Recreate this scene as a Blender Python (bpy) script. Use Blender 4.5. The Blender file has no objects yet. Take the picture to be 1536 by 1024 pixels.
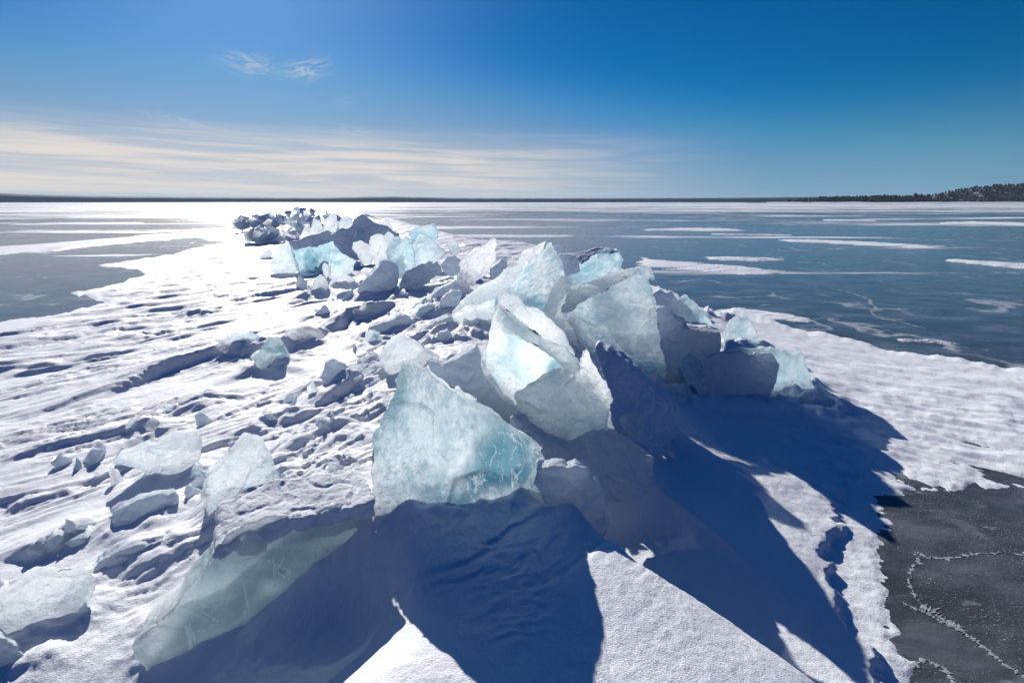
import bpy, bmesh, math, random, time
import numpy as np
from mathutils import Vector, bvhtree
from mathutils.geometry import tessellate_polygon
T0 = time.time()
random.seed(5)
R = math.radians
SC = bpy.context.scene
COL = SC.collection
# ------------------------------------------------------------------ camera model
FPX = 768.0
TH = math.atan(209 / 768)
CAM = np.array([0.0, 0.0, 2.2])
SUN_AZ, SUN_EL = R(-25.5), R(24.8)

def ray(px, py):
    u = px - 768.0; v = 512.0 - py
    return np.array([u, FPX * math.cos(TH) + v * math.sin(TH), v * math.cos(TH) - FPX * math.sin(TH)])

def at_z(px, py, z):
    d = ray(px, py); return CAM + d * ((z - CAM[2]) / d[2])

def at_y(px, py, y):
    d = ray(px, py); return CAM + d * (y / d[1])

def az_el(px, py):
    d = ray(px, py)
    return math.atan2(d[0], d[1]), math.atan2(d[2], math.hypot(d[0], d[1]))

# ------------------------------------------------------------------ noise
def _hash(ix, iy, iz, seed):
    h = (ix * 374761393 + iy * 668265263 + iz * 2147483647 + seed * 1274126177) & 0xFFFFFFFF
    h = ((h ^ (h >> 13)) * 1274126177) & 0xFFFFFFFF
    h = ((h ^ (h >> 16)) * 2246822519) & 0xFFFFFFFF
    return (h ^ (h >> 15)) & 0xFFFF

_G = np.array([(math.cos(a) * math.sqrt(1 - z * z), math.sin(a) * math.sqrt(1 - z * z), z)
               for a, z in [(i * 2.39996, 1 - (2 * i + 1) / 64) for i in range(64)]])

def pn(x, y, z, seed=0):
    x = np.asarray(x, float); y = np.broadcast_to(np.asarray(y, float), x.shape); z = np.broadcast_to(np.asarray(z, float), x.shape)
    ix = np.floor(x).astype(np.int64); iy = np.floor(y).astype(np.int64); iz = np.floor(z).astype(np.int64)
    fx = x - ix; fy = y - iy; fz = z - iz
    s = lambda t: t * t * t * (t * (t * 6 - 15) + 10)
    u, v, w = s(fx), s(fy), s(fz)
    out = 0
    for dx in (0, 1):
        for dy in (0, 1):
            for dz in (0, 1):
                g = _G[_hash(ix + dx, iy + dy, iz + dz, seed) & 63]
                val = g[..., 0] * (fx - dx) + g[..., 1] * (fy - dy) + g[..., 2] * (fz - dz)
                out = out + val * (u if dx else 1 - u) * (v if dy else 1 - v) * (w if dz else 1 - w)
    return out * 1.5

def fbm(x, y, z, octs=4, seed=0, gain=.5, lac=2.03):
    a = 1; f = 1; o = 0; n = 0
    for i in range(octs):
        o = o + a * pn(x * f, y * f, z * f, seed + i * 7); n += a; a *= gain; f *= lac
    return o / n

def sstep(a, b, x):
    t = np.clip((x - a) / (b - a), 0, 1); return t * t * (3 - 2 * t)

HAZE_D = .00005
# ------------------------------------------------------------------ tags
def tag(o, label=None, cat=None, group=None, kind=None):
    if label: o['label'] = label
    if cat: o['category'] = cat
    if group: o['group'] = group
    if kind: o['kind'] = kind
    return o

# ------------------------------------------------------------------ materials
class NT:
    def __init__(s, mat):
        s.m = mat; mat.use_nodes = True; s.t = mat.node_tree; s.t.nodes.clear()
    def n(s, typ, **kw):
        nd = s.t.nodes.new(typ)
        for k, v in kw.items():
            if k.startswith('_'): setattr(nd, k[1:], v)
            else: s.set(nd.inputs[k.replace('__', ' ')], v)
        return nd
    def set(s, sock, v):
        if hasattr(v, 'is_output') or isinstance(v, bpy.types.NodeSocket): s.t.links.new(v, sock)
        else: sock.default_value = v
    def math(s, op, a, b=0.0, c=0.0, clamp=False):
        nd = s.t.nodes.new('ShaderNodeMath'); nd.operation = op; nd.use_clamp = clamp
        s.set(nd.inputs[0], a); s.set(nd.inputs[1], b); s.set(nd.inputs[2], c)
        return nd.outputs[0]
    def noise(s, vec, scale, detail=4, rough=.55, dist=0.0, out='Fac'):
        nd = s.n('ShaderNodeTexNoise', Scale=scale, Detail=detail, Roughness=rough, Distortion=dist)
        s.set(nd.inputs['Vector'], vec); return nd.outputs[out]
    def ramp(s, fac, a, b):
        nd = s.t.nodes.new('ShaderNodeMapRange'); nd.interpolation_type = 'SMOOTHSTEP'; nd.clamp = True
        s.set(nd.inputs[0], fac); s.set(nd.inputs[1], a); s.set(nd.inputs[2], b); s.set(nd.inputs[3], 0.0); s.set(nd.inputs[4], 1.0)
        return nd.outputs[0]
    def mix(s, fac, a, b):
        nd = s.t.nodes.new('ShaderNodeMix'); nd.data_type = 'RGBA'
        s.set(nd.inputs[0], fac); s.set(nd.inputs[6], a); s.set(nd.inputs[7], b); return nd.outputs[2]
    def mapv(s, vec, scale=(1, 1, 1), rot=(0, 0, 0), loc=(0, 0, 0)):
        nd = s.n('ShaderNodeMapping', Scale=scale, Rotation=rot, Location=loc); s.set(nd.inputs['Vector'], vec); return nd.outputs[0]
    def bump(s, h, strength, dist, normal=None):
        nd = s.n('ShaderNodeBump', Strength=strength, Distance=dist, Height=h)
        if normal is not None: s.set(nd.inputs['Normal'], normal)
        return nd.outputs[0]

def c4(r, g, b): return (r, g, b, 1.0)

def tilt_cells(t, vec, scale, k, normal):
    """Flat little crystal faces: every cell of the pattern leans its own way."""
    vo = t.n('ShaderNodeTexVoronoi', Scale=scale); t.set(vo.inputs['Vector'], vec)
    a = t.n('ShaderNodeVectorMath', _operation='SUBTRACT'); t.set(a.inputs[0], vo.outputs['Color']); a.inputs[1].default_value = (.5, .5, .5)
    b = t.n('ShaderNodeVectorMath', _operation='SCALE'); t.set(b.inputs[0], a.outputs[0]); t.set(b.inputs['Scale'], k)
    c = t.n('ShaderNodeVectorMath', _operation='ADD'); t.set(c.inputs[0], normal); t.set(c.inputs[1], b.outputs[0])
    d = t.n('ShaderNodeVectorMath', _operation='NORMALIZE'); t.set(d.inputs[0], c.outputs[0])
    return d.outputs[0]

def snow_material(name, sss=0.0, col=(.86, .88, .92), grain=1.0, scale=1.0, glow=0.0):
    m = bpy.data.materials.new(name); t = NT(m)
    geo = t.n('ShaderNodeNewGeometry'); pos = geo.outputs['Position']
    fine = t.noise(pos, 150, 3, .75)
    med = t.noise(pos, 30, 6, .68)
    n0 = tilt_cells(t, pos, 260, .22, geo.outputs['Normal'])
    b1 = t.bump(med, .40 * grain, .018, n0)
    b2 = t.bump(fine, .7 * grain, .006, b1)
    tone = t.noise(pos, 1.7, 4)
    c = t.mix(t.ramp(tone, .35, .7), c4(col[0] * .96, col[1] * .965, col[2] * .97), c4(*col))
    rough = t.math('MULTIPLY_ADD', fine, .4, .28)
    p = t.n('ShaderNodeBsdfPrincipled', Base__Color=c, Roughness=rough, IOR=1.31, Normal=b2)
    p.inputs['Specular IOR Level'].default_value = .14
    if sss:
        p.inputs['Subsurface Weight'].default_value = sss
        p.inputs['Subsurface Radius'].default_value = (.09, .12, .135)
        p.inputs['Subsurface Scale'].default_value = scale
    o = t.n('ShaderNodeOutputMaterial'); t.t.links.new(p.outputs[0], o.inputs[0])
    if glow:
        tr = t.n('ShaderNodeBsdfTranslucent', Color=c, Normal=b2)
        mx = t.n('ShaderNodeMixShader'); mx.inputs[0].default_value = glow
        t.t.links.new(p.outputs[0], mx.inputs[1]); t.t.links.new(tr.outputs[0], mx.inputs[2]); t.t.links.new(mx.outputs[0], o.inputs[0])
    return m

def ice_material(name, deep=(.35, .68, .72), frost=.5, clear=.4, absorb=(.30, .74, .80), dens=2.2, sss=.0, rad=(.10, .24, .28),
                 bubbles=0.0, streak=0.0, snow=.6, rough=.22, bump=.5, zones=(), cracks=.4, scale=1.0, glow=.62, mottle=.2, grit=.3, thru=.3):
    m = bpy.data.materials.new(name); t = NT(m)
    geo = t.n('ShaderNodeNewGeometry')
    oc = t.n('ShaderNodeTexCoord').outputs['Object']
    info = t.n('ShaderNodeObjectInfo').outputs['Random']
    off = t.n('ShaderNodeVectorMath', _operation='ADD'); t.set(off.inputs[0], oc)
    cb = t.n('ShaderNodeCombineXYZ', X=t.math('MULTIPLY', info, 37.0), Y=t.math('MULTIPLY', info, 91.0), Z=info)
    t.set(off.inputs[1], cb.outputs[0]); vec = off.outputs[0]
    big = t.noise(vec, 2.4, 2, .5, .8)
    mid = t.noise(vec, 14, 5, .65)
    fine = t.noise(vec, 75, 3, .7)
    mixn = t.math('ADD', t.math('MULTIPLY', big, 1 - mottle), t.math('MULTIPLY', mid, mottle))
    fr = t.ramp(mixn, .58 - .40 * frost, .94 - .40 * frost)          # frosted, air filled ice
    for zc, zr in zones:                                              # a patch of denser ice without air in it
        dv = t.n('ShaderNodeVectorMath', _operation='DISTANCE'); t.set(dv.inputs[0], geo.outputs['Position']); dv.inputs[1].default_value = zc
        zd = t.math('ADD', dv.outputs['Value'], t.math('MULTIPLY', t.math('SUBTRACT', big, .5), zr * 1.4))
        fr = t.math('MULTIPLY', fr, t.ramp(zd, zr * .55, zr * 1.25))
    if streak:
        st = t.noise(t.mapv(vec, (26, 26, 2.2), (0, .35, .2)), 1.0, 4, .6, .4)
        fr = t.math('MAXIMUM', fr, t.math('MULTIPLY', t.ramp(st, .58, .72), streak))
    # white cracks running through the ice
    wv = t.n('ShaderNodeVectorMath', _operation='ADD'); t.set(wv.inputs[0], t.mapv(vec, (1.0, 1.0, .45), (.3, .2, .4)))
    ws = t.n('ShaderNodeVectorMath', _operation='SCALE'); wn = t.n('ShaderNodeTexNoise', Scale=5.0, Detail=4.0); t.set(wn.inputs['Vector'], vec)
    t.set(ws.inputs[0], wn.outputs['Color']); ws.inputs['Scale'].default_value = .35; t.set(wv.inputs[1], ws.outputs[0])
    ck = t.n('ShaderNodeTexVoronoi', Scale=5.0, _feature='DISTANCE_TO_EDGE'); t.set(ck.inputs['Vector'], wv.outputs[0])
    crk = t.math('MULTIPLY', t.math('SUBTRACT', 1.0, t.ramp(ck.outputs['Distance'], .006, .035)), t.ramp(mid, .42, .58))
    fr = t.math('MAXIMUM', fr, t.math('MULTIPLY', crk, cracks))
    if bubbles:
        vo = t.n('ShaderNodeTexVoronoi', Scale=46.0); t.set(vo.inputs['Vector'], vec)
        bb = t.math('SUBTRACT', 1.0, t.ramp(vo.outputs['Distance'], .10, .26))
        bb = t.math('MULTIPLY', bb, t.ramp(mid, .45, .60))
        fr = t.math('MAXIMUM', fr, t.math('MULTIPLY', bb, bubbles))
    nz = t.n('ShaderNodeSeparateXYZ'); t.set(nz.inputs[0], geo.outputs['Normal'])
    up = t.math('ADD', nz.outputs['Z'], t.math('MULTIPLY', t.math('SUBTRACT', mid, .5), 1.1))
    sn = t.math('MULTIPLY', t.ramp(up, .55, .95), snow)               # wind-blown snow lying on upward faces
    pt = t.math('ADD', geo.outputs['Pointiness'], t.math('MULTIPLY', t.math('SUBTRACT', mid, .5), .09))
    rim = t.ramp(pt, .515, .565)                                      # crystalline frost along the broken edges
    white = t.math('MAXIMUM', t.math('MAXIMUM', fr, sn), rim)
    colr = t.mix(white, c4(*deep), c4(.972, .980, .985))
    if grit:                                                          # dark pores and clear flaws between the crystals
        gr = t.noise(t.mapv(vec, (1, 1, .4), (0, .5, .2)), 42, 4, .75)
        colr = t.mix(t.math('MULTIPLY', t.math('MULTIPLY', t.ramp(gr, .54, .42), grit), t.ramp(t.noise(vec, 4.5, 3), .40, .62)), colr, t.mix(.5, colr, c4(*deep)))
    clr = t.math('MULTIPLY', t.math('SUBTRACT', 1.0, white), clear, clamp=True)
    rg = t.math('ADD', t.math('MULTIPLY', white, .35), t.math('MULTIPLY_ADD', mid, .2, rough - .1), clamp=True)
    facet = t.n('ShaderNodeTexVoronoi', Scale=20.0, _feature='SMOOTH_F1'); t.set(facet.inputs['Vector'], vec)
    cryst = t.n('ShaderNodeTexVoronoi', Scale=85.0); t.set(cryst.inputs['Vector'], vec)
    n1 = tilt_cells(t, vec, 9.0, .30 * bump, geo.outputs['Normal'])
    n2 = tilt_cells(t, vec, 34.0, t.math('MULTIPLY_ADD', white, .45 * bump, .10 * bump), n1)
    b0 = t.bump(t.math('SUBTRACT', facet.outputs['Distance'], t.math('MULTIPLY', crk, .25)), .35 * bump, .03, n2)
    b1 = t.bump(mid, .8 * bump, .035, b0)
    b15 = t.bump(cryst.outputs['Distance'], t.math('MULTIPLY_ADD', white, .5, .12), .006, b1)
    b2 = t.bump(fine, .7 * bump, .008, b15)
    p = t.n('ShaderNodeBsdfPrincipled', Base__Color=colr, Roughness=rg, IOR=1.31, Normal=b2)
    p.inputs['Specular IOR Level'].default_value = .5
    t.set(p.inputs['Transmission Weight'], clr)
    p.inputs['Subsurface Weight'].default_value = sss
    p.inputs['Subsurface Radius'].default_value = rad
    p.inputs['Subsurface Scale'].default_value = scale
    tr = t.n('ShaderNodeBsdfTranslucent', Color=colr, Normal=b2)
    mx = t.n('ShaderNodeMixShader'); t.set(mx.inputs[0], t.math('MULTIPLY', t.math('MULTIPLY_ADD', white, .36, glow - .28), t.math('SUBTRACT', 1.0, t.math('MULTIPLY', clr, .8)), clamp=True))
    t.t.links.new(p.outputs[0], mx.inputs[1]); t.t.links.new(tr.outputs[0], mx.inputs[2])
    if thru:                                                          # clear bands that light crosses without scattering
        tp = t.n('ShaderNodeBsdfTransparent', Color=t.mix(.5, colr, c4(1, 1, 1)))
        m2 = t.n('ShaderNodeMixShader'); t.set(m2.inputs[0], t.math('MULTIPLY_ADD', white, -.55 * thru, thru)); t.t.links.new(mx.outputs[0], m2.inputs[1]); t.t.links.new(tp.outputs[0], m2.inputs[2]); mx = m2
    o = t.n('ShaderNodeOutputMaterial'); t.t.links.new(mx.outputs[0], o.inputs[0])
    if dens:
        va = t.n('ShaderNodeVolumeAbsorption', Color=c4(*absorb), Density=dens)
        t.t.links.new(va.outputs[0], o.inputs['Volume'])
    return m

M = {}
M['snow'] = snow_material('wind_packed_snow')
M['lump'] = snow_material('frozen_snow', col=(.85, .915, .975), grain=1.3, glow=.42)
M['crust'] = snow_material('shade_tinted_snow_crust', grain=1.6, col=(.78, .87, .96))  # darker, bluer copy of the snow: blue shade is put into its colour
def zone(px, py, y, r): return (tuple(float(v) for v in at_y(px, py, y)), r)
M['frost'] = ice_material('frosted_white_ice', deep=(.78, .89, .93), frost=.90, clear=.2, absorb=(.6, .85, .88), dens=.2, bubbles=.9, snow=.8, rough=.22, bump=1.0, glow=.84)
M['turq'] = ice_material('turquoise_lake_ice', deep=(.46, .76, .85), frost=.72, clear=.25, absorb=(.40, .78, .84), dens=.8, snow=.85, bump=.7, glow=.78)
M['tall'] = ice_material('turquoise_ice_tall', deep=(.22, .60, .73), frost=.95, mottle=.25, clear=.2, absorb=(.5, .80, .90), dens=.4, snow=.8, bump=.6, streak=.5, glow=.86, zones=[zone(965, 600, 4.9, .66)])
M['bubble'] = ice_material('clear_bubbly_ice', deep=(.10, .37, .48), frost=.90, clear=.3, thru=.10, mottle=.35, absorb=(.55, .80, .90), dens=.7, bubbles=1.0, streak=.95, snow=.5, rough=.10, bump=.95, glow=.86, zones=[zone(745, 690, 2.35, .19)], cracks=.9, grit=.8)
M['pane'] = ice_material('streaked_pale_ice', deep=(.54, .82, .89), frost=.88, clear=.3, absorb=(.55, .84, .92), dens=.5, streak=.9, bubbles=.5, snow=.9, bump=.85, glow=.84, thru=.5, zones=[zone(838, 560, 3.62, .13), zone(712, 480, 5.3, .22), zone(800, 470, 5.8, .2)])
M['green'] = ice_material('grey_green_ice', deep=(.46, .60, .65), frost=.72, clear=.25, absorb=(.5, .68, .68), dens=1.8, snow=.3, bump=.6, streak=.4, cracks=.2, glow=.62, thru=.25, zones=[zone(330, 940, 1.6, .20), zone(450, 840, 1.9, .2)])
M['glass'] = ice_material('glassy_clear_ice', deep=(.55, .76, .81), frost=.68, clear=.9, absorb=(.45, .74, .8), dens=1.0, bubbles=.7, snow=.5, rough=.06, bump=.8)
M['dark'] = ice_material('deep_blue_ice', deep=(.30, .48, .58), frost=.4, clear=.4, dens=2.2, snow=.3, bump=.6, glow=.45)

# ------------------------------------------------------------------ snow terrain
CTRL = [  # pixel x, pixel y, height of the snow there
 (-300,560,.06),(-300,760,.2),(-300,1000,.4),(0,500,.03),(0,560,.1),(0,640,.2),(0,720,.28),(0,800,.36),(0,900,.42),(0,1000,.48),(100,1000,.55),(60,930,.5),
 (150,460,.05),(150,540,.15),(150,640,.28),(150,720,.36),(150,800,.45),(150,880,.52),
 (300,380,.05),(300,430,.1),(300,480,.2),(300,560,.32),(300,640,.42),(300,720,.5),(300,800,.6),
 (400,345,.08),(400,385,.12),(400,420,.2),(400,470,.32),(400,560,.42),(400,620,.5),(400,700,.6),(400,770,.7),
 (500,420,.4),(500,480,.5),(500,560,.55),(500,640,.62),(500,740,.75),
 (600,440,.68),(600,500,.68),(560,560,.65),(560,620,.66),(545,700,.74),
 (650,400,.68),(700,450,.88),(700,520,.88),(640,520,.76),(640,560,.76),(700,600,.80),(800,560,.68),(800,640,.6),(900,640,.45),(850,480,.66),
 (560,760,.85),(545,812,.82),(580,838,.79),(550,900,.57),(560,950,.62),(600,820,.84),(680,775,.78),(760,745,.74),(840,720,.64),(880,780,.72),(940,840,.72),(1040,900,.66),(1150,980,.6),(1220,1020,.56),
 (700,900,.74),(650,1000,.80),(800,950,.74),(900,950,.72),(1000,1000,.7),(300,1000,.51),(360,965,.54),(420,915,.61),(480,850,.72),(525,800,.82),(500,900,.60),(440,960,.56),(400,1015,.53),(200,1015,.54),(570,1000,.82),
 (1000,700,.22),(950,720,.38),(1050,650,.22),(1100,720,.14),(1150,800,.12),(1100,850,.16),(1200,900,.1),(1250,1000,.1),(1000,610,.3),(1100,590,.18),(1200,600,.12),
 (1180,660,.1),(1250,750,.08),(1280,850,.06),(1300,950,.06),(1350,1010,.05),(1230,620,.09),
 (1300,600,.05),(1400,580,.03),(1500,600,.03),(1450,680,.025),(1350,680,.03),(1536,650,.03),(1700,640,.03),(1200,530,.08),(1100,500,.13),(1450,737,.012),(1536,732,.012),(1350,712,.015),(1640,742,.012),(1318,765,.025),(1300,830,.025),(1325,960,.025),(1300,540,.03),
 (480,345,.6),(440,338,.5),(450,316,1.5),(480,319,1.45),(412,321,1.2),(505,322,1.2),(370,326,.3),(345,328,.02),(560,350,.6),(640,365,.55),(720,385,.5),(900,430,.4),(1000,480,.3),(400,322,.25),(450,325,.7),(500,330,.6),(520,320,.4),
]
P0 = np.array([at_z(*c) for c in CTRL])
def polar(x, y): return np.stack([np.arctan2(x, y) * 1.3, np.log(np.hypot(x, y))], -1)
Q0 = polar(P0[:, 0], P0[:, 1]); CC = .10
def _k(a, b): return np.sqrt(((a[:, None] - b[None]) ** 2).sum(-1) + CC * CC)
_A = _k(Q0, Q0) - np.eye(len(Q0)) * .02
_W = np.linalg.solve(np.block([[_A, np.ones((len(Q0), 1))], [np.ones((1, len(Q0))), np.zeros((1, 1))]]), np.append(P0[:, 2], 0))
def rbf(x, y):
    q = polar(x.ravel(), y.ravel()); out = np.empty(len(q))
    for i in range(0, len(q), 20000):
        out[i:i + 20000] = _k(q[i:i + 20000], Q0) @ _W[:-1] + _W[-1]
    return out.reshape(x.shape)

EDGE = [(-700,520),(-300,505),(0,486),(60,474),(140,455),(85,440),(160,428),(215,412),(200,404),(130,399),(200,390),(260,378),(330,364),(290,356),(150,368),(0,382),(-300,392),
        (-300,380),(0,370),(150,358),(280,348),(350,340),(340,332),(330,326),(365,322),(400,314),(480,311),(560,320),(620,338),(680,352),(800,375),(900,385),(960,410),(1010,438),(1060,466),(1110,463),
        (1160,484),(1250,502),(1330,520),(1420,534),(1536,548),(1800,560),(2200,600),(2200,720),(1800,745),(1536,738),(1440,746),(1360,716),(1328,742),(1336,790),(1308,832),(1318,900),
        (1338,960),(1382,996),(1378,1040)]
EP = np.array([tuple(at_z(px, py, 0)[:2]) for px, py in EDGE] + [(2.1, .5), (2.6, -4.0), (-14.0, -4.0), (-16.0, 6.0)])
def sdf_poly(x, y, P):
    shp = x.shape; p = np.stack([x.ravel(), y.ravel()], -1)
    d = np.full(len(p), 1e9); s = np.ones(len(p))
    n = len(P)
    for i in range(n):
        a = P[i]; b = P[(i + 1) % n]; e = b - a; w = p - a
        h = np.clip((w @ e) / (e @ e), 0, 1)
        d = np.minimum(d, ((w - h[:, None] * e) ** 2).sum(-1))
        c1 = p[:, 1] >= a[1]; c2 = p[:, 1] < b[1]; c3 = e[0] * w[:, 1] > e[1] * w[:, 0]
        flip = (c1 & c2 & c3) | (~c1 & ~c2 & ~c3)
        s = np.where(flip, -s, s)
    return (-s * np.sqrt(d)).reshape(shp)      # positive inside

BANKS = [  # crest as pixel points with height, extra height, near width, far width
 ([(120,604,.28),(180,575,.30),(250,546,.33),(330,526,.36),(420,532,.42),(480,510,.46),(520,495,.5)], .15, .16, .7),
 ([(498,500,.52),(520,482,.55),(560,476,.6),(605,468,.66)], .22, .14, .5),
 ([(540,570,.62),(500,600,.58),(470,614,.56)], .12, .10, .4),
 ([(0,690,.26),(70,668,.29),(150,650,.32),(250,636,.36)], .07, .10, .35),
 ([(0,760,.34),(60,745,.36),(120,730,.38)], .06, .09, .3),
 ([(420,685,.6),(470,665,.6),(540,640,.66)], .10, .10, .3),
 ([(40,840,.42),(95,800,.44),(125,795,.45)], .08, .09, .3),
 ([(0,560,.1),(40,548,.12),(90,540,.13)], .05, .15, .4),
 ([(150,508,.12),(190,486,.14),(270,480,.16)], .05, .15, .5),
 ([(200,442,.08),(250,436,.1),(300,434,.1)], .07, .3, .9),
 ([(330,575,.4),(400,545,.44),(470,560,.5)], .04, .10, .3),
 ([(560,420,.6),(600,415,.62),(640,405,.64)], .10, .2, .6),
 ([(500,440,.45),(540,452,.55),(590,440,.62)], .08, .15, .4),
]
BANKW = [([at_z(*c)[:2] for c in b[0]], b[1], b[2], b[3]) for b in BANKS]

CREST = [(at_z(*c)[:2], c[2]) for c in [(1500,1500,.3),(1330,1160,.42),(1235,1024,.55),(1165,975,.60),(1100,930,.64),(1010,873,.68),(950,833,.71),(915,806,.72)]]
def terrain_h(x, y):
    h = rbf(x, y)
    r = np.hypot(x, y)
    wx = .25 * pn(x * .9, y * .9, 3.1, 5); wy = .25 * pn(x * .9, y * .9, 8.1, 6)
    ca, sa = math.cos(R(32)), math.sin(R(32))
    s = (x + wx) * ca + (y + wy) * sa; tt = -(x + wx) * sa + (y + wy) * ca
    left = sstep(.9, -.4, x - .17 * y + .4 * pn(x * .5, y * .5, 1.0, 3)) * sstep(1.3, 2.4, y)
    right = 1 - sstep(.9, 1.6, x - .05 * y)
    # sastrugi : sharpened toward the camera side
    n0 = pn(s * .55, tt * 1.7, .5, 11)
    n1 = pn(s * .55, tt * 1.7 + .55 * n0, .5, 11)
    m0 = pn(s * 1.6, tt * 5.0, 2.5, 21); m1 = pn(s * 1.6, tt * 5.0 + .6 * m0, 2.5, 21)
    k0 = pn(s * 5, tt * 14, 6.5, 31); k1 = pn(s * 5, tt * 14 + .5 * k0, 6.5, 31)
    patch = sstep(.0, .40, pn(s * .35, tt * .8, 4.0, 41))
    patch2 = sstep(.0, .4, pn(s * .8, tt * 1.6, 9.0, 42))
    q1 = np.abs(pn(s * 1.1, tt * 8.5 + .8 * m0, 3.3, 33)); q2 = fbm(s * 6, tt * 22, 1.1, 3, 35)
    h = h + left * (.022 * n1 + .026 * m1 * patch + .018 * k1 * patch2 - .022 * (1 - q1) ** 4 * patch + .010 * q2 * patch2)
    # eroded crust : thin layers with broken lips
    e0 = fbm(s * .9, tt * 3.2, 12.5, 5, 37, .58) * 3.2 + .6 * n0
    fl = np.floor(e0); fr_ = e0 - fl
    h = h + left * .027 * (fl + sstep(.40, .52, fr_) - e0 * .75) * sstep(-.25, .25, pn(s * .45, tt * .9, 14.0, 44))
    e1 = fbm(s * 2.6, tt * 7.5, 15.5, 4, 38, .6) * 3 ; f1 = np.floor(e1)
    h = h + left * .012 * (f1 + sstep(.4, .55, e1 - f1) - e1 * .8) * patch2
    far = sstep(5, 12, r) * left
    h = h + far * (.05 * m1 + .06 * pn(s * .5, tt * 2.2, 7.7, 43))
    # banks
    for pts, dh, wn, wf in BANKW:
        d = np.full(x.shape, 1e9); sg = np.zeros(x.shape); en = np.zeros(x.shape)
        L = [0]
        for a, b in zip(pts[:-1], pts[1:]): L.append(L[-1] + float(np.hypot(*(b - a))))
        for i, (a, b) in enumerate(zip(pts[:-1], pts[1:])):
            e = b - a; ll = float(np.hypot(*e)); wx_ = x - a[0]; wy_ = y - a[1]
            q = np.clip((wx_ * e[0] + wy_ * e[1]) / (ll * ll), 0, 1)
            dx = wx_ - q * e[0]; dy = wy_ - q * e[1]; dd = np.hypot(dx, dy)
            up = dd < d
            d = np.where(up, dd, d); sg = np.where(up, np.where(dx * x + dy * y > 0, 1, -1), sg)
            en = np.where(up, (L[i] + q * ll) / L[-1], en)
        d = d + .03 * pn(x * 3, y * 3, 1.3, 51)
        prof = np.where(sg > 0, 1 - sstep(0, wf, d), 1 - sstep(0, wn, d))
        h = h + .8 * dh * prof * np.clip(np.minimum(en, 1 - en) * 5, 0, 1) ** .7
    # steep bank at the right of the front drift
    ed = np.full(x.shape, 1e9); ez = np.zeros(x.shape); es = np.zeros(x.shape)
    for (a, za), (b, zb) in zip(CREST[:-1], CREST[1:]):
        e = b - a; q = np.clip(((x - a[0]) * e[0] + (y - a[1]) * e[1]) / (e @ e), 0, 1)
        dx = x - a[0] - q * e[0]; dy = y - a[1] - q * e[1]; dd = np.hypot(dx, dy); up = dd < ed
        ed = np.where(up, dd, ed); ez = np.where(up, za + q * (zb - za), ez); es = np.where(up, e[0] * dy - e[1] * dx, es)
    ed = ed + .03 * pn(x * 4, y * 4, 2.2, 57)
    lim = np.maximum(ez - 2.0 * np.maximum(ed - .01, 0) , .12)
    h = np.where((es < 0) & (ed < 1.7), np.minimum(h, lim + .45 * sstep(1.0, 1.7, ed)), h)
    # fine scallops along the shaded crest in front
    sc = np.exp(-((x - (-.02 + .10 * (2.2 - y))) / .16) ** 2) * sstep(2.6, 1.9, y)
    h = h + sc * (.007 * (1 - np.abs(pn(x * 13, y * 19, .3, 61)) * 2) + .008 * fbm(x * 9, y * 14, .9, 4, 62, .6)) * sstep(-.3, .2, pn(x * 3, y * 3, 4.4, 63))
    # crumbled snow along the right edge
    rr = sstep(1.2, 2.0, x) * sstep(9, 5, y)
    c2_, s2_ = math.cos(R(-38)), math.sin(R(-38)); u_ = x * c2_ + y * s2_; v_ = -x * s2_ + y * c2_
    h = h + rr * (.015 * fbm(u_ * .9, v_ * 2.6, 1.7, 5, 71, .58) + .010 * fbm(u_ * 4, v_ * 9, 2.7, 4, 72, .6) + .03 * np.clip(fbm(x * 1.5, y * 1.5, 6.7, 4, 73), 0, 1))
    # old snow surface between the ice on the ridge
    h = h + .02 * fbm(x * 3, y * 3, 5.7, 4, 81) * (1 - np.exp(-((x - .3) / .8) ** 2 - ((y - 1.5) / .7) ** 2))
    h = h + .003 * fbm(x * 20, y * 20, 5.2, 2, 85)
    d = sdf_poly(x, y, EP)
    d = d + np.clip(r * .075, .10, 1.4) * fbm(x * 2.4 / np.clip(r / 5, 1, 8) , y * 3.4 / np.clip(r / 5, 1, 8), 3.3, 5, 91, .62)
    rampw = np.clip(.10 * r, .3, 3)
    rug = fbm(x * 5 / np.clip(r / 5, 1, 6), y * 7 / np.clip(r / 5, 1, 6), 6.1, 5, 95, .6)
    ramp = np.where(d < 0, d * .12, .003 * sstep(0, .04, d) + .10 * d + .9 * sstep(.5, 2.4, d / rampw)) + .012 * rug * np.exp(-np.abs(d) / (rampw * .8))
    thin = rr * sstep(1.9, 2.9, x)
    h = h + thin * .07 * (fbm(u_ * .8, v_ * 3.2, 21.0, 6, 75, .62) * 1.2 + .02)
    h = np.minimum(np.maximum(h, .018 - .035 * thin), np.maximum(ramp, -.12))
    return h

def mesh_obj(name, verts, faces, mat, smooth=True, parent=None, loc=None):
    me = bpy.data.meshes.new(name)
    verts = np.asarray(verts, dtype=float)
    if loc is None: loc = (0, 0, 0)
    verts = verts - np.array(loc)
    me.from_pydata(verts.tolist(), [], faces if isinstance(faces, list) else faces.tolist())
    me.materials.append(mat)
    if smooth: me.polygons.foreach_set('use_smooth', [True] * len(me.polygons))
    o = bpy.data.objects.new(name, me); o.location = loc; COL.objects.link(o)
    if parent: o.parent = parent
    return o

def grid_faces(nr, nc):
    i = np.arange(nr - 1)[:, None] * nc + np.arange(nc - 1)[None]
    return np.stack([i, i + 1, i + nc + 1, i + nc], -1).reshape(-1, 4)

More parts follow.
